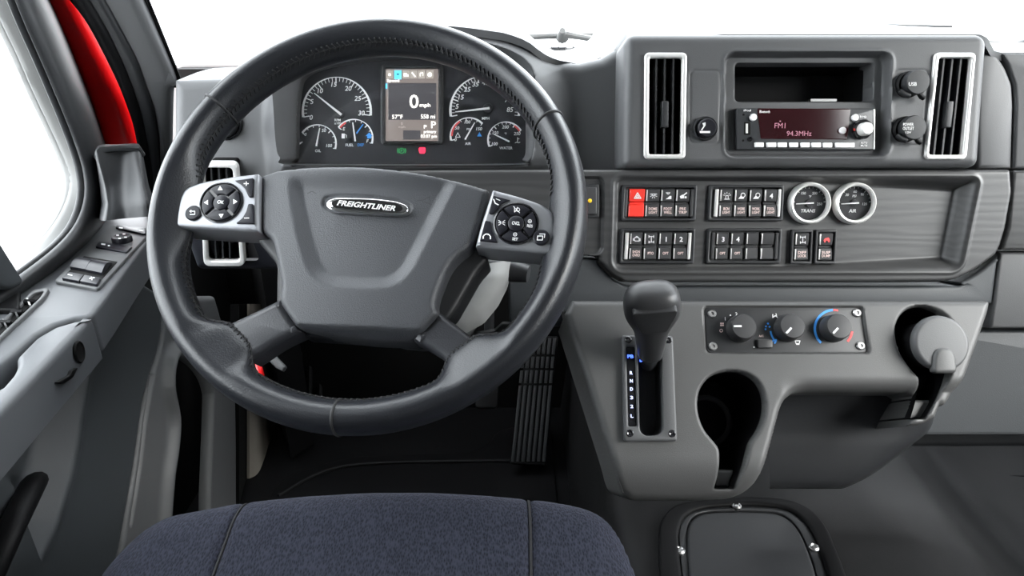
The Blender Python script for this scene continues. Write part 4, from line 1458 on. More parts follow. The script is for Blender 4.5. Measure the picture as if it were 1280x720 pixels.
def single(label, x0, x1, y0, y1, sym, word, pm):
    h = fs_h((x0 + x1) / 2)
    t = thing('single_switch', label, 'switch', FS.p3((x0 + x1) / 2, y1, h), 'single rocker switches')
    out = rpoly([(x0, y0), (x1, y0), (x1 - 2, y1), (x0 - 2, y1)], 1.5)
    inn = rpoly([(x0 + 3, y0 + 3.5), (x1 - 2.5, y0 + 3.5), (x1 - 4.5, y1 - 3.5), (x0 + 1, y1 - 3.5)], 1)
    plate('switch_frame', FS, out, h - 0.003, h + 0.006, 'dark', t, bev=0.001, holes=[inn], at=h + .006)
    plate('switch_well', FS, inn, h - 0.004, h - 0.001, 'black', t, bev=0, at=h + .002)
    rocker(t, x0 + 5, x1 - 4.5, y0 + 4, y1 - 4, h, sym, word, 'rocker', None, pm)


single('small black rocker switch marked DIFF LOCK', 990, 1016.5, 287, 330, 'diff', 'DIFF LOCK', 'white')
single('small black rocker switch with a red symbol marked SUSP DUMP', 1020, 1046.5, 287, 330, 'dump', 'SUSP DUMP', 'redp')


def small_gauge(label, cx, cy, words, nums):
    h = fs_h(cx)
    f = FS.up(h)
    t = thing('round_gauge', label, 'gauge', f.p3(cx, cy), 'small round gauges')
    r = 0.0280
    ring = [(r * .99, -0.002), (r, 0.004), (r * .97, 0.0105), (r * .9, 0.0125), (r * .82, 0.0115), (r * .79, 0.006)]
    a = f.px(cx, cy, 0.006)
    V, F = lathe_geo(f, a, ring, 48)
    F = F[:-2]
    mesh('bezel', V, F, 'satin', t)
    d = f.up(0.003)
    V, F = lathe_geo(f, a, [(r * .86, 0.002), (r * .84, 0.003), (0, 0.003)], 40)
    dl = mesh('dial_face', V, F, 'dial', t)
    V, F = lathe_geo(f, a, [(r * .80, 0.0075), (r * .8, 0.0082), (0, 0.0086)], 40)
    mesh('clear_cover', V, F, 'lens', t)
    q = Marks(f, 0.0034)
    for k in range(13):
        an = R(175 - 170 * k / 12)
        l = 18.5 if k % 3 == 0 else 19.3
        q.line([(cx + l * math.cos(an), cy - l * math.sin(an)), (cx + 20.8 * math.cos(an), cy - 20.8 * math.sin(an))], 1 if k % 3 == 0 else .6)
    for s, dx, dy, hp in words:
        q.text(s, cx + dx, cy + dy, hp, it=.15)
    for s, dx, dy in nums:
        q.text(s, cx + dx, cy + dy, 3.2, it=.1)
    q.build('lettering', 'white', dl)
    lathe('needle_hub', f, (cx, cy), [(0.0055, 0.003), (0.005, 0.0055), (0, 0.006)], 'dial', t, n=20, at=.004)
    solid_poly('needle', f, [(cx + 6, cy - 1.2), (cx + 6, cy + .6), (cx - 16, cy + 1.4), (cx - 16, cy + .4)], 0.0056, 0.0066, 'needle', t, bev=0.0002)


small_gauge('round silver-ringed gauge marked TRANS', 1011.5, 254, [('TRANS', -1.5, 9.5, 4.2), ('°F', 1, -8.5, 3)], [('150', -7, -12.5), ('200', 7, -12.5), ('250', 13, 1)])
small_gauge('round silver-ringed gauge marked AIR', 1068, 254, [('AIR', -2, 9.5, 4.2), ('PSI', 0, -9, 3)], [('30', -9, -10.5), ('60', 1, -14.5), ('90', 10, -11), ('120', 13, 1)])

# brake valve switch half behind the rim
bv = thing('parking_brake_switch', 'dark switch with a yellow mark half hidden behind the wheel rim', 'switch', FS.p3(738, 300))
plate('switch_frame', FS, rrect(722, 230, 749, 272, 2), -0.008, -0.002, 'dark', bv, bev=0.001, at=-.002)
plate('switch_body', FS, rrect(726, 234, 746, 268, 2), -0.003, 0.002, 'rocker', bv, bev=0.001, at=.002)
solid_poly('yellow_mark', FS, ell(737.5, 251, 2.6, n=12), 0.002, 0.003, 'yellow', bv)

# ================================================================== centre console
con = thing('centre_console', 'grey moulded centre console with two cup wells carrying the shifter and heater controls', 'console', FK.w((0, -0.2), -0.1))
ko_ = rpoly([(712, 374), (1241, 374), (1239, 388), (1224, 432), (1207, 478), (1190, 508)], [3, 6, 10, 10, 10, 6], 5) + \
    cat([(1178, 522), (1160, 530), (1144, 532)], 4) + cat([(1146, 518), (1150, 500), (1151, 494)], 3) + cat([(1140, 489.5), (1060, 489), (1006, 489.5), (988, 496), (979, 508), (972, 532), (964, 562), (955, 592), (944, 612), (926, 624), (900, 628)], 5) + \
    cat([(850, 628.5), (800, 628), (784, 622), (776, 610), (768, 586), (742, 505), (718, 430), (706, 392)], 4)
KO = FK.pp(ko_, 0)
CUP = FK.pp(rpoly([(914, 462.5), (936, 467), (950, 479), (957, 499), (956, 521), (948, 541), (938, 553), (935.5, 566), (930, 587), (921, 611.5), (898, 611.5), (900.5, 580), (900, 561), (893, 552), (880, 537), (873, 517), (872, 497), (878, 480), (892, 467)], [9, 9, 9, 9, 9, 8, 6, 6, 6, 3, 2, 4, 5, 8, 9, 9, 9, 9, 9], 4), 0)
ASH = FK.pp(rpoly([(1119, 417), (1122, 400), (1132, 387), (1149, 380.5), (1166, 384), (1182, 393), (1194, 408), (1197, 425), (1194, 445), (1189.5, 462), (1185, 480), (1175, 502), (1163, 523), (1144, 523), (1149.5, 505), (1153, 489), (1151.5, 473), (1140, 461), (1126, 441)], [8, 8, 8, 8, 8, 8, 8, 8, 8, 6, 6, 6, 3, 2, 5, 5, 6, 8, 8], 4), 0)
CLP = FK.pp(rpoly([(879, 382.5), (1079, 382.5), (1088, 442), (882.5, 442)], 6, 6), 0)
SHS = FK.pp(rpoly([(797, 428), (828, 428), (830, 545), (800, 545)], 12), 0)
FKc = FK.up(-0.005)


def sd_cup(u, v):
    return sd_poly(CUP, u, v)


def sd_ash(u, v):
    return sd_poly(ASH, u, v)


def m_con(u, v):
    m = np.maximum(sd_poly(KO, u, v), -sd_cup(u, v))
    return np.maximum(np.maximum(m, -sd_ash(u, v)), -sd_poly(SHS, u, v))


def h_con(u, v):
    s = sd_poly(KO, u, v)
    vb = FK.px(850, 628, 0)[1]
    vt_ = FK.px(850, 374, 0)[1]
    side = sstep(vt_ - v, 0.0, 0.03)
    r = 0.010
    h = roundoff(s, r)
    # the lower lip curls away
    lowl = np.clip((vb + 0.055 - v) / 0.055, 0, 1)
    h = h - 0.028 * lowl ** 2.2
    vn = FK.px(1060, 489, 0)[1]
    un = FK.px(985, 489, 0)[0]
    rgt = sstep(u, un - 0.01, un + 0.03)
    low2 = np.clip((vn + 0.02 - v) / 0.02, 0, 1)
    h = h - 0.010 * rgt * low2 ** 2
    h = h + roundoff(-sd_cup(u, v), 0.004) + roundoff(-sd_ash(u, v), 0.004)
    sc = sd_poly(CLP, u, v)
    h = h - 0.005 * sstep(-sc, -0.001, 0.002)
    return h


relief('console_shell', FK, m_con, h_con, box_of(KO), 0.00155, 'console', con, back=0.115)
for nm, sl in (('cup_well', CUP), ('ash_well', ASH)):
    V, F = plate_geo(FK, sl, -0.118, -0.108, 0.002)
    w_ = mesh(nm, V, F, 'rubber', con)
    ln = inset(sl if area(sl) > 0 else sl[::-1], 0.0006)
    V, F = loft_geo([FK.w(ln, np.full(len(ln), h_)) for h_ in (-0.012, -0.113)], caps=False)
    mesh('well_shade', V, F[:], 'rubber', w_)  # added black lining; shade of the deep well is put into its colour
    V, F = lathe_geo(FK, sl.mean(0) + np.array([0, 0.01]), [(0.036, -0.109), (0.034, -0.1055), (0.030, -0.1055), (0.028, -0.107), (0.028, -0.109)], 40)
    mesh('well_ring', V, F, 'dark', w_)
V, F = plate_geo(FK, FK.pp(rpoly([(899, 588), (928, 588), (921, 611), (898.5, 611)], 2), 0), -0.10, -0.030, 0.004)
mesh('well_step', V, F, 'console', con)
V, F = plate_geo(FK, FK.pp(rpoly([(1151, 498), (1182, 498), (1168, 522), (1145, 522)], 2), 0), -0.10, -0.022, 0.004)
mesh('well_step', V, F, 'console', con)
# lower box under the console
lbx = [[(960, 470), (1176, 470)], [(950, 540), (1168, 536)], [(948, 580), (1120, 576)], [(950, 600), (1078, 600)], [(955, 606), (1062, 606)]]
rows = []
FB = face(1040, 540, 0.90, 22)
for k, (y, xl, xr, h) in enumerate([(470, 962, 1160, 0.03), (505, 962, 1168, 0.0), (535, 962, 1163, -0.012), (560, 962, 1135, -0.016), (590, 962, 1095, -0.022), (606, 962, 1066, -0.03), (611, 962, 1050, -0.05), (606, 962, 1050, -0.12)]):
    rows.append([FB.p3(xl, y, h), FB.p3((xl + xr) / 2, y, h), FB.p3(xr - 22, y, h - 0.001), FB.p3(xr - 6, y, h - 0.006), FB.p3(xr, y, h - 0.02), FB.p3(xr, y, h - 0.10)])
sheet('lower_box', rows, 'dark', con, nu=40, nv=6)
# driver-side cheek of the console
ck = cat([(704, 388), (722, 440), (746, 512), (771, 592), (779, 616)], 4)
sheet('console_cheek', [[FK.p3(x, y, -0.008) for x, y in ck], [FK.p3(x, y, -0.03) for x, y in ck], [FK.p3(x - 6, y, -0.10) for x, y in ck], [FK.p3(x - 10, y, -0.26) for x, y in ck]], 'console', con, nu=24, nv=4)

# ---- lidded ashtray cup in the right well
ash = thing('ashtray_cup', 'round grey lidded ashtray cup standing in the outer console well', 'ashtray', FK.p3(1160, 430, -0.08))
FAH = Frame(FK.w(FK.px(1171, 429.5, 0.010), 0.010), (1, 0, 0), FK.V * .995 + FK.N * 0.10)
lathe('cup_body', FAH, (0, 0), [(0.0260, -0.10), (0.0295, -0.004), (0.031, -0.003), (0.031, 0.001)], 'rubber', ash, uv=True, n=40)
lathe('lid', FAH, (0, 0), [(0.0325, 0.000), (0.0336, 0.001), (0.0340, 0.005), (0.0332, 0.0085), (0.0318, 0.0102), (0.0300, 0.0107), (0.0290, 0.0108), (0, 0.0110)], 'dash', ash, uv=True, n=48)
V, F = plate_geo(FAH, np.array(rpoly([(-0.0165, -0.0365), (0.0135, -0.0365), (0.0125, -0.014), (0.007, -0.006), (-0.007, -0.006), (-0.0125, -0.014)], 0.006)), 0.006, 0.0150, 0.004)
mesh('thumb_tab', V, F, 'console', ash)

# ---- heater controls
hc = thing('heater_panel', 'black heater control panel with three round knobs recessed in the console', 'control panel', FKc.p3(980, 440))
plate('panel_plate', FKc, rpoly([(880.5, 384), (1078, 384), (1086.5, 441), (884, 441)], 5), -0.004, 0.001, 'dark', hc, bev=0.0006)
q = Marks(FKc, 0.0013)
q.text('1', 906.5, 398.5, 4).text('2', 920.5, 392.5, 4.2).text('3', 936.5, 397.5, 4).text('4', 943.5, 413, 4)
for x, y in ((913, 394), (929, 394), (942, 405)):
    q.poly(ell(x, y, .9, n=8))
q.line([(966, 393), (966, 397), (969, 394.5), (972, 397)], 1.2).line([(970, 392), (971, 396)], 1).line([(984.5, 394.5), (987, 394.5)], 1).line([(989, 392.5), (989, 396.5), (991, 396), (990.5, 392.5)], 1)
q.line([(1000.5, 406), (1004, 406.5), (1003, 411), (1000.5, 411)], 1.1, True).line([(994, 426), (1000, 426), (999, 429.5), (995, 429.5)], 1, True).line([(995.5, 430.5), (999, 430.5)], 1)
q.poly(ell(942.6, 434, 1, n=8)).build('lettering', 'white', hc)
q = Marks(FKc, 0.0013)
q.arc(901.5, 413.3, 1.8, 0, 360, .8, 14)
for a in (0, 90, 180, 270):
    q.poly(ell(902.5 + 1.7 * math.cos(R(a + 45)), 405.5 + 1.7 * math.sin(R(a + 45)), 1.2, n=8))
q.text('A/C', 951.5, 420, 2.6).build('lettering', 'pink', hc)
q = Marks(FKc, 0.0013)
q.arc(1042, 411, 23.5, 92, 228, 3, 30).build('cold_arc', 'bluep', hc)
q = Marks(FKc, 0.0013)
q.arc(985.5, 411, 22.5, 187, 228, 2.2, 14)
for x, y in ((957.5, 408), (960, 404.5), (962, 408.5), (957, 411.5), (966, 426), (968.5, 428.5), (970, 425)):
    q.poly(ell(x, y, 1.3, n=8))
q.build('airflow_legend', 'bluep', hc, kind='stuff')
Marks(FKc, 0.0013).arc(1042, 411, 23.5, -42, -8, 3, 12).build('warm_arc', 'redp', hc)
Marks(FKc, 0.0013).arc(1042, 411, 23.5, 91, 76, 2.4, 8).build('warm_arc', 'redp', hc)
for i, (x, y, ang) in enumerate(((924, 411.5, 180), (983.5, 411, 225), (1040.5, 411.3, 225))):
    k = lathe('heater_knob', FKc, (x, y), [(0.0172, 0.0), (0.0172, 0.006), (0.0158, 0.017), (0.0145, 0.0192), (0.004, 0.0198), (0, 0.0198)], 'rocker', hc, n=40, at=0.0)
    c = FKc.px(x, y, 0.0)
    a = R(ang)
    d = np.array([math.cos(a), math.sin(a)])
    nn = np.array([-d[1], d[0]])
    V, F = plate_geo(FKc, np.array([c + d * .0035 - nn * .0012, c + d * .013 - nn * .0012, c + d * .013 + nn * .0012, c + d * .0035 + nn * .0012]), 0.0185, 0.0204, 0.0003)
    mesh('pointer', V, F, 'white', k)
plate('air_con_button', FKc, rrect(947, 424, 965.5, 435, 2), 0.0, 0.005, 'rocker', hc, bev=0.001, at=.004)
for x, y in ((889.5, 392.5), (890.8, 433.3), (1070.5, 391.5), (1075, 432.5)):
    s = lathe('screw', FKc, (x, y), [(0.0052, 0.0), (0.0055, 0.002), (0.0042, 0.0036), (0.0022, 0.0036), (0.0018, 0.0022), (0, 0.0022)], 'steel', hc, n=20)

# ================================================================== gear shifter
gs = thing('gear_shifter', 'black T-shaped gear shifter rising from a slotted grey plate on the console', 'gear shifter', FK.p3(812, 470))
pl = rpoly([(777.5, 418.5), (841.5, 419.5), (847, 551.5), (780.5, 552)], 3.5)
slot = rpoly([(797.5, 432), (826.5, 432), (829, 544), (800, 545)], 11, 8)
lab = rpoly([(783, 433), (794, 433), (796.5, 533), (785.5, 533)], 2)
plate('shifter_plate', FK, pl, -0.001, 0.0075, 'dash', gs, bev=0.0025, holes=[slot, lab], at=0.0075, hole_bev=0.002)
plate('legend_strip', FK, lab, 0.001, 0.0045, 'gloss', gs, bev=0, at=0.0045)
su = FK.pp(slot, 0.0)
su = su if area(su) > 0 else su[::-1]
loft('slot_well', [FK.w(su, np.full(len(su), 0.003)), FK.w(inset(su, .002), np.full(len(su), -0.03)), FK.w(inset(su, .004) * .01 + su.mean(0) * .99, np.full(len(su), -0.031))], 'dark', gs, caps=False)
for x, y in ((785, 424.5), (835.5, 425), (787.5, 541.5), (840, 542)):
    lathe('plate_screw', FK, (x, y), [(0.0042, 0.006), (0.0044, 0.0079), (0.0034, 0.0085), (0.002, 0.0078), (0, 0.0074)], 'gloss', gs, n=18, at=.0075)
q = Marks(FK, 0.0049)
q.text('PB', 788, 445.5, 4.4, 7.5, weight=.03).build('lettering', 'led_b', gs)
q = Marks(FK, 0.0049)
for s, y in (('R', 466), ('N', 476), ('D', 486.3), ('3', 497), ('2', 508), ('L', 520)):
    q.text(s, 789 + (y - 466) * .018, y, 4.2, 3.6, weight=.03)
q.build('lettering', 'led_w', gs)
plate('blue_glow_strip', FK, rrect(800, 440, 803, 452, 1), 0.001, 0.004, 'led_b', gs, bev=0, at=.004)
A = FK.p3(812, 449, 0.0)
B = FK.p3(815, 375, 0.101)
ax = B - A
L_ = np.linalg.norm(ax)
ax /= L_
sx_ = np.array([1.0, 0, 0])
sx_ = sx_ - ax * (sx_ @ ax)
sx_ /= np.linalg.norm(sx_)
sy_ = np.cross(sx_, ax)
sy_ = -sy_ if sy_ @ (CAM - B) < 0 else sy_


def sring(t, wx, wy, p=2.6, n=40, off=0.0):
    a = np.linspace(0, 2 * np.pi, n, endpoint=False)
    c, s = np.cos(a), np.sin(a)
    X = np.sign(c) * np.abs(c) ** (2 / p) * wx
    Y = np.sign(s) * np.abs(s) ** (2 / p) * wy + off
    return A + ax * t * L_ + X[:, None] * sx_ + Y[:, None] * sy_


tb = [(-0.1, .0105, .010), (0.16, .0105, .010)]
loft('shifter_stalk', [sring(t, a, b, 2) for t, a, b in tb], 'dark', gs)
kn = [(0.13, .0135, .014), (0.15, .0150, .0155), (0.30, .0170, .0175), (0.48, .0190, .0195), (0.60, .0210, .021), (0.70, .0245, .0225), (0.78, .0285, .0235), (0.86, .0312, .0240), (0.95, .0316, .0235), (1.03, .0304, .022), (1.10, .027, .019), (1.15, .021, .0145), (1.175, .012, .008), (1.18, .002, .0015)]
kk = np.array(cat([(t, a, b) for t, a, b in kn], 3))
knob = loft('shifter_knob', [sring(t, a, b, 2.7) for t, a, b in kk], 'knob', gs, sharp=60)
loft('collar', [sring(t, a, a * 1.02, 2.4) for t, a in ((0.125, .0132), (0.13, .0156), (0.150, .0160), (0.156, .0140))], 'dark', knob)
fp = []
FKN = Frame(A + ax * 0.93 * L_ + sy_ * 0.0238, sx_, ax)
V, F = plate_geo(FKN, np.array(rpoly([(-0.0245, 0.016), (0.0245, 0.016), (0.0225, 0.004), (0.014, -0.022), (-0.014, -0.022), (-0.0225, 0.004)], 0.004)), -0.012, 0.0008, 0.0012)
mesh('knob_inlay', V, F, 'knob', knob)

# ================================================================== steering wheel
RC, RA_, RB_ = 0.2112, 0.0168, 0.0268
sw = thing('steering_wheel', 'black stitched leather steering wheel with four spokes and silver switch pods', 'steering wheel', WH_O - 0.23 * FW.V)


def wang(x, y):
    u, v = FW.px(x, y)
    return math.atan2(v, u)


BUMPS = [(wang(226, 262), 0.010, 0.25), (wang(700, 292), 0.006, 0.25), (wang(282, 436), 0.020, 0.16), (wang(596, 455), 0.020, 0.16)]


def adist(a, b):
    return abs((a - b + math.pi) % (2 * math.pi) - math.pi)


def grow(t):
    return sum(g * math.exp(-(adist(t, b) / w) ** 4) for b, g, w in BUMPS)


def rim_pt(t, ph, k=1.0):
    """Point on the rim: t around the wheel, ph around the section (0 outside, 180 inside, 90 toward the driver)."""
    c, s = math.cos(ph), math.sin(ph)
    ra = RA_ * k
    dr_ = ra * c if c > 0 else (ra + grow(t) * abs(c) ** 0.6) * c
    g = grow(t)
    dh = RB_ * k * s * (1 - 0.5 * min(1, g / 0.012) * max(0, -c))
    r = RC + dr_
    return FW.w(np.array([r * math.cos(t), r * math.sin(t)]), dh)


NT, NP = 240, 28
V = [rim_pt(2 * math.pi * i / NT, 2 * math.pi * j / NP) for i in range(NT) for j in range(NP)]
F = [[i * NP + j, ((i + 1) % NT) * NP + j, ((i + 1) % NT) * NP + (j + 1) % NP, i * NP + (j + 1) % NP] for i in range(NT) for j in range(NP)]
rim = mesh('rim', V, F, 'leather', sw, sharp=180)
# stitched seam along the inside of the rim
st = []
ns = 210
for k in range(ns):
    t = 2 * math.pi * k / ns
    if min(adist(t, b[0]) / b[2] for b in BUMPS[:2]) < 0.75:
        continue
    dt = 0.011
    pk0 = 152 + 20 * (1 - max(0, math.sin(t)))
    for sg in (-1, 1):
        a = rim_pt(t - dt * 0.6, R(pk0), 1.03)
        b = rim_pt(t + dt * .5, R(pk0 + 12 * sg), 1.02)
        d = (b - a) / 2
        l = np.linalg.norm(d)
        rad = (a + b) / 2 - WH_O
        rad -= FW.N * (rad @ FW.N)
        rad /= np.linalg.norm(rad)
        y = np.cross(rad, d / l)
        st.append(geo_box((a + b) / 2, d, y * 0.0008, rad * 0.0010))
stm = mesh('stitching', *join(st), 'thread', rim, smooth=False)
stm['kind'] = 'stuff'
groove = []
P = [rim_pt(2 * math.pi * i / NT, R(152 + 20 * (1 - max(0, math.sin(2 * math.pi * i / NT)))), 1.0) for i in range(NT)]
V, F = loft_geo(tube_rings(P + [P[0]], 0.0009, 6), caps=False)
mesh('seam_line', V, F, 'thread', rim)
for x, y in ((258, 124), (697, 152), (425, 525)):
    t = wang(x, y)
    rg = [rim_pt(t, 2 * math.pi * j / 32, 1.012) for j in range(33)]
    V, F = loft_geo(tube_rings(rg, 0.0014, 8), caps=False)
    mesh('joint_seam', V, F, 'thread', rim)

# horn pad
pad_o = rpoly([(324, 218), (345, 211.5), (388, 209), (460, 210), (520, 216.5), (574, 226), (612, 236), (606, 262), (594, 300), (587, 312), (572, 322), (560, 338), (547, 372), (545, 384), (549, 392), (519, 424), (470, 424), (420, 419), (371, 410), (349, 378), (353, 360), (348, 330), (340, 299), (327, 290)],
              [3, 8, 20, 20, 20, 20, 3, 10, 10, 8, 10, 10, 10, 6, 4, 6, 20, 20, 5, 6, 6, 12, 6, 4], 4)
PH = 0.006
PAD = FW.pp(pad_o, PH)
in_o = rpoly([(361, 206), (366, 250), (379, 310), (392, 346), (412, 358), (460, 362), (494, 359), (514, 342), (545, 280), (570, 228), (572, 200)], [2, 10, 20, 14, 12, 20, 12, 14, 20, 6, 2], 5)
INP = FW.pp(in_o, PH)
lg = rpoly([(404, 246), (420, 243), (470, 245), (502, 250), (516, 258), (512, 268), (500, 271), (440, 267), (415, 265), (403, 258)], 7, 4)
LGU = FW.pp(lg, PH)


def h_pad(u, v):
    s = sd_poly(PAD, u, v)
    si = sd_poly(INP, u, v)
    c = FW.px(460, 300, PH)
    dome = 0.010 * (1 - ((u - c[0]) / 0.13) ** 2 - ((v - c[1]) / 0.14) ** 2)
    top_ = FW.px(460, 215, PH)[1]
    fade = sstep(top_ - v, 0.002, 0.022)
    h = PH + dome + roundoff(s, 0.007) - 0.0075 * sstep(-si, -0.004, 0.013) * fade
    sl = sd_poly(LGU, u, v)
    h = h - 0.002 * sstep(-sl, -0.0015, 0.001)
    # crease above the bottom lip
    vb = FW.px(440, 407, PH)[1]
    h = h - 0.012 * sstep(vb - v, 0.0, 0.012)
    return h


relief('horn_pad', FW, lambda u, v: sd_poly(PAD, u, v), h_pad, box_of(PAD), 0.0013, 'pad', sw, back=0.03)
# raised shell behind the pad, filling the spoke roots
plate('hub_shell', FW, rpoly([(322, 226), (612, 240), (600, 314), (612, 322), (596, 340), (566, 392), (558, 400), (520, 428), (372, 418), (344, 380), (345, 330), (320, 300)], 6), -0.05, -0.012, 'dark', sw, bev=0.006, at=-0.012)
# horn symbols
q = Marks(FW, PH + 0.0088)
q.line([(521, 251), (529, 250)], .7).line([(529, 250), (537, 246), (537.5, 255), (529, 252)], .7)
q.line([(384, 242), (390, 239), (395, 242)], .7)
q.build('horn_symbol', 'thread', sw)
# badge
BH = PH + 0.0068
FBd = FW.up(BH)
bd = plate('badge_rim', FBd, rpoly([(408, 251), (418, 246.5), (470, 247.5), (500, 252), (511, 258), (509.5, 266), (500, 268.5), (440, 265.5), (415, 263), (407, 258)], [4, 8, 20, 14, 5, 5, 8, 20, 8, 4], 5), -0.004, 0.0028, 'chrome', sw, bev=0.0018)
plate('badge_field', FBd, rpoly([(414.5, 252), (424, 249), (470, 250), (497, 254), (503.5, 258.5), (502, 263.5), (495, 264.5), (440, 261.5), (418, 259.5), (414, 256)], [3, 6, 20, 10, 4, 4, 6, 20, 6, 3], 5), 0.002, 0.0031, 'black', bd, bev=0.0002)
q = Marks(FBd, 0.0036)
q.text('FREIGHTLINER', 458.8, 257.0, 6.8, 74, rot=-4.6, it=.28, weight=.03)
q.build('lettering', 'satin', bd)

# switch pods
def wheel_frame(h):
    return FW.up(h)


def pod(outline, side):
    p = plate('switch_pod', FW, outline, -0.024, 0.014, 'silver', sw, bev=0.0045, segs=4, label='silver switch pod on the %s spoke' % side)
    plate('pod_underside', FW, [(a, b + 3) for a, b in outline], -0.042, -0.014, 'gloss', sw, bev=0.004, at=-0.014)
    return p


def wheel_pad(p, cx, cy, r, syms, mid, tilt):
    fr = FW.up(0.014)
    lathe('pad_ring', fr, (cx, cy), [(r * .00083, 0.0), (r * .00084, 0.0018), (r * .00079, 0.0024), (r * .00076, 0.0008)], 'gloss', p, n=40, at=.002)
    c = fr.px(cx, cy, 0.003)
    ro = r * .00074
    ri = r * .00030
    for k in range(4):
        a0 = tilt + 45 + 90 * k + 4
        a1 = tilt + 45 + 90 * k + 86
        A_ = np.radians(np.linspace(a0, a1, 12))
        A2 = np.radians(np.linspace(a1 - 6, a0 + 6, 10))
        o = np.vstack([np.stack([c[0] + ro * np.cos(A_), c[1] + ro * np.sin(A_)], 1), np.stack([c[0] + ri * 1.12 * np.cos(A2), c[1] + ri * 1.12 * np.sin(A2)], 1)])
        V, F = plate_geo(fr, o, -0.0005, 0.0032, 0.0008, segs=2)
        b = mesh('pad_button', V, F, 'button', p)
        q = Marks(fr, 0.0035)
        am = R((a0 + a1) / 2)
        x = cx + 0.66 * r * math.cos(am) * 1.0
        y = cy - 0.66 * r * math.sin(am) * 0.95
        s = syms[k]
        if s == 'tri':
            d = np.array([math.cos(am), -math.sin(am)])
            n_ = np.array([-d[1], d[0]])
            o_ = np.array([x, y])
            q.poly([tuple(o_ + d * 3.2), tuple(o_ - d * 2 + n_ * 3.2), tuple(o_ - d * 2 - n_ * 3.2)])
        elif s == 'mute':
            q.line([(x - 2.5, y - 3.5), (x - 2.5, y + 3), (x + .5, y), (x + 1, y - 3)], .9).arc(x + 1.8, y, 2.2, 0, 360, .8, 12).line([(x - 4, y - 4), (x + 4, y + 4)], .7)
        elif s == 'gap':
            q.line([(x - 4, y), (x - 1, y)], .8).line([(x + 4, y), (x + 1, y)], .8).line([(x - 4, y - 3), (x - 1, y - 1)], .7).line([(x - 4, y + 3), (x - 1, y + 1)], .7).line([(x + 4, y - 3), (x + 1, y - 1)], .7).line([(x + 4, y + 3), (x + 1, y + 1)], .7)
        elif s in ('RES', 'SET'):
            q.arc(x - .5, y - 3, 2.2, 0, 360, .6, 12).line([(x - 1.6, y - 3), (x + .6, y - 3)], .6).text(s, x - .5, y + 2.8, 3.6, 7, rot=-4)
            if s == 'RES':
                q.line([(x - .5, y - 4.1), (x - .5, y - 1.9)], .6)
        q.build('lettering', 'white', b)
    b = lathe('centre_button', fr, (cx, cy), [(ri, 0), (ri, 0.0036), (ri * .85, 0.0044), (0, 0.0046)], 'button', p, n=24, at=.004)
    q = Marks(fr, 0.0049)
    q.text(mid, cx, cy, 4.2, 8.5 if mid == 'OK' else 10, rot=-4)
    q.build('lettering', 'white', b)


lp = pod(rpoly([(323, 216), (323, 289), (300, 288), (217.5, 283), (218.5, 268), (223, 247), (230.5, 234), (250, 226.5), (291, 219.5)], [2, 2, 6, 5, 8, 8, 6, 10, 8], 4), 'left')
wheel_pad(lp, 275.8, 252.5, 27, ['tri'] * 4, 'OK', 2)
FWp = FW.up(0.014)
b = lathe('round_button', FWp, (240.5, 265.5), [(0.0083, 0), (0.0083, 0.0018), (0.007, 0.003), (0, 0.0034)], 'button', lp, n=28, at=.003)
q = Marks(FWp, 0.0037)
q.line([(237.5, 268), (243.5, 268), (243.5, 264), (237.5, 264)], .9).line([(239, 262.6), (237, 264), (239, 265.5)], .8).build('lettering', 'white', b)
b = plate('volume_button', FWp, rpoly([(293, 225.5), (316.5, 222), (315.5, 246), (310.5, 246), (306, 236), (300, 229.5)], 1.5), 0, 0.0022, 'button', lp, bev=0.0008)
Marks(FWp, 0.0026).line([(305, 229.5), (310.5, 229.5)], 1).line([(307.8, 227), (307.8, 232)], 1).build('lettering', 'white', b)
b = plate('volume_button', FWp, rpoly([(310, 254.5), (316, 254.5), (317.5, 279.5), (294.5, 279), (303, 272), (307.5, 264)], 1.5), 0, 0.0022, 'button', lp, bev=0.0008)
Marks(FWp, 0.0026).line([(305.5, 272.5), (311, 272.5)], 1).build('lettering', 'white', b)

rp = pod(rpoly([(615.5, 236), (652, 245.5), (680, 255.5), (693.5, 267), (695.5, 290), (695, 312), (691, 317.5), (650, 313.5), (594, 308), (601, 280)], [2, 14, 10, 8, 14, 4, 4, 10, 2, 10], 4), 'right')
wheel_pad(rp, 645, 279, 27, ['mute', 'gap', 'SET', 'RES'], 'CNCL', -2)
b = lathe('round_button', FWp, (676.5, 296), [(0.0083, 0), (0.0083, 0.0018), (0.007, 0.003), (0, 0.0034)], 'button', rp, n=28, at=.003)
q = Marks(FWp, 0.0037)
q.line([(672, 295), (678.5, 295), (678, 300), (671.5, 300)], 1, True).line([(674.5, 292.5), (681, 292.5), (680.5, 297)], 1).build('lettering', 'white', b)
b = plate('phone_button', FWp, rpoly([(616.5, 244), (638, 250), (628, 254), (620, 262), (615.5, 267.5), (611, 266.5)], 1.2), 0, 0.0022, 'button', rp, bev=0.0008)
Marks(FWp, 0.0026).line([(617, 249), (619, 254), (623, 256)], 1.3).line([(620, 248.5), (625, 250.5)], .8).build('lettering', 'white', b)
b = plate('phone_button', FWp, rpoly([(606.5, 275.5), (613.5, 276.5), (615, 288), (622, 303), (599.5, 300.5)], 1.2), 0, 0.0022, 'button', rp, bev=0.0008)
Marks(FWp, 0.0026).arc(608.5, 297, 4.5, 20, 160, 1.3, 10).line([(604, 295.5), (604, 298)], 1.6).line([(613, 295.5), (613, 298.5)], 1.6).build('lettering', 'white', b)

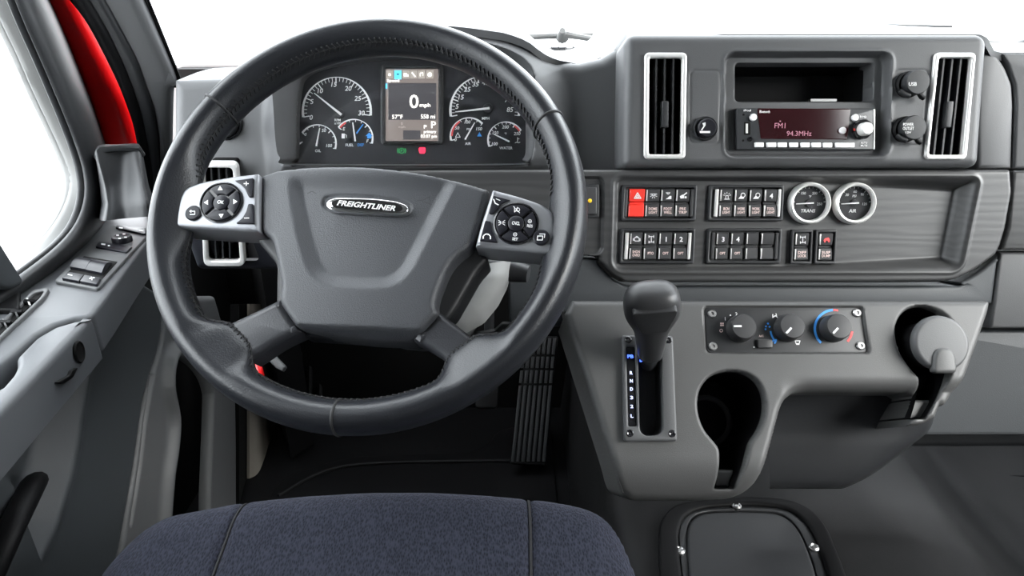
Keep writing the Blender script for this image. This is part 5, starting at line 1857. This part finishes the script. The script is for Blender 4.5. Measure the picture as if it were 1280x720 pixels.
# lower spokes
plate('lower_spoke', FW, rpoly([(350, 372), (376, 414), (345, 428), (322, 444), (309, 452), (268, 411), (300, 396)], [4, 4, 20, 10, 2, 2, 8]), -0.03, 0.002, 'spoke', sw, bev=0.008, segs=4)
plate('lower_spoke', FW, rpoly([(548, 388), (514, 424), (534, 434), (556, 448), (567, 468), (612, 438), (584, 416)], [4, 4, 12, 12, 2, 2, 8]), -0.03, 0.002, 'spoke', sw, bev=0.008, segs=4)

# steering column shroud and stalk
sc2 = thing('steering_column', 'grey moulded steering column shroud running down behind the horn pad', 'steering column', WH_O - 0.3 * FW.N - 0.1 * FW.V)


def oval(c, a, b, p=2.6, n=32, fr=FW):
    t = np.linspace(0, 2 * np.pi, n, endpoint=False)
    x = np.sign(np.cos(t)) * np.abs(np.cos(t)) ** (2 / p) * a
    y = np.sign(np.sin(t)) * np.abs(np.sin(t)) ** (2 / p) * b
    return c + x[:, None] * fr.U + y[:, None] * fr.V


cc = WH_O + 0.012 * FW.U
loft('column_shroud', [oval(cc - h * FW.N + dv * FW.V, a, b) for h, a, b, dv in ((0.055, .06, .055, -.01), (0.075, .082, .072, -.015), (0.12, .094, .082, -.02), (0.20, .088, .082, -.02), (0.29, .078, .07, -.02), (0.34, .06, .055, -.02))], 'mid', sc2)
sp = FW.w(np.array([0.09, -0.02]), -0.12)
tube('stalk', [sp, sp + 0.03 * FW.U + 0.006 * FW.N, sp + 0.055 * FW.U + 0.01 * FW.N - .004 * FW.V, sp + 0.075 * FW.U + 0.012 * FW.N - .008 * FW.V], [0.012, 0.012, 0.0135, 0.010], 'dark', sc2, n=16)
wing = [FW.p3(636, 326, -0.09), FW.p3(632, 345, -0.09), FW.p3(618, 366, -0.09), FW.p3(598, 388, -0.09), FW.p3(576, 404, -0.09), FW.p3(560, 410, -0.09)]
wing2 = [FW.p3(596, 332, -0.062), FW.p3(592, 345, -0.062), FW.p3(582, 362, -0.062), FW.p3(570, 380, -0.062), FW.p3(558, 396, -0.062), FW.p3(548, 404, -0.062)]
wing3 = [FW.p3(636, 334, -0.12), FW.p3(634, 356, -0.12), FW.p3(622, 380, -0.12), FW.p3(604, 402, -0.12), FW.p3(580, 415, -0.12), FW.p3(560, 418, -0.12)]
sheet('column_wing', [wing2, wing, wing3], 'pale', sc2, nu=24, nv=6, thick=0.01, tdir=-FW.N)  # paler than the shroud; light falling on this flank is in its colour
# red pull tag and silver lever under the column
lv = plate('release_lever', FW.up(-0.16), rpoly([(300, 425), (312, 420), (332, 436), (340, 440), (357, 458), (353, 464), (345, 460), (331, 446)], 2), -0.006, 0, 'mid', sc2, bev=0.002)
tube('red_tag', [FW.p3(319, 440, -0.15), FW.p3(322, 455, -0.145), FW.p3(324, 462, -0.14), FW.p3(327, 474, -0.14)], 0.0042, 'redpaint', lv, n=10, label='red tag hanging on the release lever')

# ================================================================== pedals and footwell
acc = thing('accelerator_pedal', 'long black ribbed accelerator pedal standing on the footwell floor', 'pedal', (0.03, 1.26, 0.0))
pb = CAM + 1.58 * ray(660, 580)
pt = CAM + 1.66 * ray(675, 420)
FPd = Frame(pb, (1, 0, 0), pt - pb)
Lp = np.linalg.norm(pt - pb)
V, F = plate_geo(FPd, np.array(rpoly([(-0.042, 0), (0.042, -0.004), (0.044, Lp), (-0.03, Lp)], 0.006)), -0.018, 0.0, 0.003)
mesh('pedal_plate', V, F, 'rubber', acc)
for i in range(7):
    x = -0.036 + 0.012 * i
    for (y0, y1) in ((0.006, Lp * .60), (Lp * .62, Lp * .72), (Lp * .74, Lp * .83), (Lp * .85, Lp * .98)):
        V, F = plate_geo(FPd, np.array([(x - .0036, y0), (x + .0036, y0), (x + .0036, y1), (x - .0036, y1)]), -0.001, 0.004, 0.0012, segs=2)
        mesh('tread_rib', V, F, 'dark', acc)
brk = thing('brake_pedal', 'dark brake pedal deep in the footwell beside the accelerator, mostly hidden by the rim', 'pedal', (-0.07, 1.40, 0.12))
pb2 = CAM + 1.62 * ray(608, 505)
pt2 = CAM + 1.66 * ray(612, 440)
FPb = Frame(pb2, (1, 0, 0), pt2 - pb2)
V, F = plate_geo(FPb, np.array(rpoly([(-0.026, -.01), (0.026, -.01), (0.026, 0.07), (-0.026, 0.07)], 0.008)), -0.012, 0.0, 0.003)
mesh('pedal_pad', V, F, 'rubber', brk)
tube('pedal_arm', [pb2 + .05 * FPb.V - .02 * FPb.N, pt2 + np.array([0, 0.03, 0.10]), pt2 + np.array([0, 0.02, 0.25])], 0.012, 'dark', brk)
fm = thing('floor_mat', 'black rubber floor mat with a raised edge in the dark footwell', 'floor mat', (-0.2, 1.2, 0.0))
V, F = plate_geo(Frame((-0.2, 1.1, 0), (1, 0, 0), (0, 1, 0)), np.array(rpoly([(-0.34, -0.5), (0.30, -0.5), (0.30, 0.36), (0.16, 0.36), (0.14, 0.26), (-0.2, 0.24), (-0.34, 0.16)], 0.05)), 0.0005, 0.008, 0.003)
mesh('mat_sheet', V, F, 'rubber', fm)
rg = [np.array([-0.2 + x, 1.1 + y, 0.009]) for x, y in cat([(-0.32, 0.10), (-0.2, 0.2), (0.1, 0.22), (0.28, 0.22)], 6)]
tube('mat_ridge', rg, 0.005, 'rubber', fm, n=8)

# ================================================================== engine cover and its access panel
ec_rows = []
for y in (0.35, 0.6, 0.8, 0.95, 1.08, 1.2, 1.35, 1.55):
    zt = 0.30 + 0.02 * sstep(np.array(y), 1.0, 1.3)
    lip = [(0.13, 0.0), (0.145, 0.15), (0.16, zt - 0.03), (0.185, zt - .004), (0.25, zt), (0.45, zt), (0.60, zt - 0.004), (0.70, zt - 0.03), (0.80, zt - 0.11), (0.88, zt - .17), (0.96, 0.11), (1.15, 0.10), (1.52, 0.10)]
    ec_rows.append([np.array([x, y, z]) for x, z in lip])
ecv = sheet('engine_cover', ec_rows, 'floor', None, nu=70, nv=4)
tag(ecv, kind='structure')
ecv.name = 'floor_hump'
# moulded outlines in the passenger floor covering
for q in ([(1172, 594), (1340, 596), (1340, 612), (1180, 610)], [(1212, 667), (1340, 668), (1340, 685), (1220, 683)]):
    f = Frame((1.0, 1.2, 0.1035), (1, 0, 0), (0, 1, 0))
    P = f.pp(rpoly(q, 3), 0)
    P3 = f.w(P, np.zeros(len(P)))
    V, F = loft_geo(tube_rings(np.vstack([P3, P3[:1]]), 0.0022, 6), caps=False)
    tag(mesh('trim_7', V, F, 'rubber'), kind='structure')
ap = thing('access_panel', 'dark bolted access panel with a rounded raised border on the engine cover', 'access panel', FG.p3(940, 680))
g1 = [(832, 780), (824, 700), (824, 652), (836, 634), (860, 624), (930, 619), (985, 622), (1015, 634), (1034, 656), (1052, 700), (1080, 780)]
g2 = [(862, 780), (850, 700), (848, 660), (858, 640), (880, 632), (935, 628.5), (978, 632), (1000, 642), (1016, 662), (1030, 700), (1052, 780)]
g3 = [(868, 780), (860, 700), (858, 660), (866, 644), (884, 638), (935, 637), (972, 639), (990, 649), (1002, 666), (1016, 700), (1036, 780)]
ps = lambda g: rpoly(g, 14, 4)
plate('border', FG, ps(g1), -0.004, 0.010, 'rubber', ap, bev=0.005, holes=[ps(g2)], at=0.01)
plate('flange', FG, ps(g2), -0.004, 0.004, 'dark', ap, bev=0.002, holes=[ps(g3)], at=0.004)
plate('lid', FG, ps([(a, b + 1.5) for a, b in g3]), -0.004, 0.009, 'dark', ap, bev=0.005, at=0.009)
for x, y in ((850, 687), (1018, 683), (921, 631)):
    lathe('bolt', FG, (x, y), [(0.0075, 0.002), (0.0075, 0.007), (0.005, 0.009), (0.0035, 0.0075), (0, 0.0075)], 'steel', ap, n=20, at=.008)

# ================================================================== driver's seat
seat = thing('driver_seat', 'dark blue-grey fabric driver seat cushion with two piped seams', 'seat', (-0.13, 0.35, 0.42))
so1 = [(60, 830), (90, 750), (112, 708), (140, 676), (170, 649), (205, 630), (300, 614), (380, 607), (460, 603.5), (540, 604), (610, 608), (690, 615), (735, 623), (762, 636), (782, 662), (806, 720), (830, 800), (900, 1000), (0, 1000)]
SO = FT.pp(rpoly(so1, 14, 3), -0.012)
s1 = FT.pp(cat([(296, 600), (299, 617), (285, 660), (262, 722), (215, 850), (170, 1000)], 5), 0)
s2 = FT.pp(cat([(660, 596), (661, 612), (663, 660), (664, 722), (668, 850), (672, 1000)], 5), 0)


def h_seat(u, v):
    s = sd_poly(SO, u, v)
    h = roundoff(s, 0.05) * 0.9
    mid = sd_line(s1, u, v)
    mid2 = sd_line(s2, u, v)
    h = h - 0.0045 * np.exp(-(mid / 0.004) ** 2) - 0.0045 * np.exp(-(mid2 / 0.004) ** 2)
    h = h + 0.004 * np.sin(u * 9 + 1) * np.cos(v * 11) - 0.006 * np.exp(-((u + 0.0) / 0.12) ** 2 - ((v + 0.1) / 0.12) ** 2)
    return h


cu_ = relief('cushion', FT, lambda u, v: sd_poly(SO, u, v), h_seat, box_of(SO), 0.0035, 'fabric', seat, back=0.07)
for s_ in (s1, s2):
    P = [p for p in s_ if sd_poly(SO, np.array([p[0]]), np.array([p[1]]))[0] < -0.001]
    P = np.array(P)
    hh = h_seat(P[:, 0], P[:, 1])
    tube('seam_piping', [FT.w(p, h + 0.0012) for p, h in zip(P, hh)], 0.0016, 'seam', cu_, n=6)
V, F = plate_geo(Frame(FT.O - 0.10 * FT.N, FT.U, FT.V), inset(SO if area(SO) > 0 else SO[::-1], 0.02), -0.06, 0.03, 0.01)
mesh('seat_base', V, F, 'black', seat)

# ================================================================== outside the windscreen: wipers and cowl
FO = Frame(WB + np.array([0, 0.02, 0.0]), (1, 0, 0), WT - WB)
w1 = thing('windscreen_wiper', 'thin wiper folded low on the windscreen between hood and centre pod', 'wiper', FO.p3(703, 48, 0.01), 'windscreen wipers')
tube('blade', [FO.p3(x, y, 0.02) for x, y in ((655, 46), (685, 45), (720, 44), (745, 44))], 0.006, 'pale', w1, n=8)  # pale tone on blade, arm and pivot puts the glare into their colour
tube('arm', [FO.p3(x, y, 0.03) for x, y in ((703, 42), (725, 46), (748, 50), (768, 55))], [0.008, 0.006, 0.006, 0.01], 'pale', w1, n=8)
tube('pivot', [FO.p3(703, 46, 0.02), FO.p3(703, 38, 0.04)], [0.014, 0.006], 'pale', w1, n=12)
w2 = thing('windscreen_wiper', 'long wiper lying along the windscreen base behind the centre pod', 'wiper', FO.p3(1000, 36, 0.01), 'windscreen wipers')
tube('blade', [FO.p3(x, y, 0.02) for x, y in ((800, 31.5), (950, 30.5), (1100, 31), (1190, 33))], 0.0025, 'mid', w2, n=8)  # lightened to grey, windscreen glare put into this wiper's colour too
tube('arm', [FO.p3(x, y, 0.03) for x, y in ((1180, 44), (1240, 54), (1272, 60), (1300, 62))], [0.004, 0.006, 0.010, 0.012], 'mid', w2, n=8)
tube('pivot', [FO.p3(1268, 60, 0.02), FO.p3(1290, 50, 0.04)], [0.012, 0.008], 'mid', w2, n=12)
slab('trim_8', -0.8, 1.6, 1.6, 1.95, -0.05, 0.885, 'pale')  # cowl body in pale grey, its blown-out glare put into the colour
cowl = thing('cowl_grille', 'dark cowl grille strip outside the windscreen beside the instrument hood', 'grille', (0.15, 1.82, 0.885))
for k in range(9):
    a = CAM + 1.72 * ray(684 + 9 * k, 57.5 + .1 * k)
    V, F = geo_box((a[0], a[1], 0.895), (0.0075, 0, 0), (0, 0.03, 0), (0, 0, 0.012))
    mesh('grille_bar', V, F, 'dark' if k % 3 else 'steel', cowl)
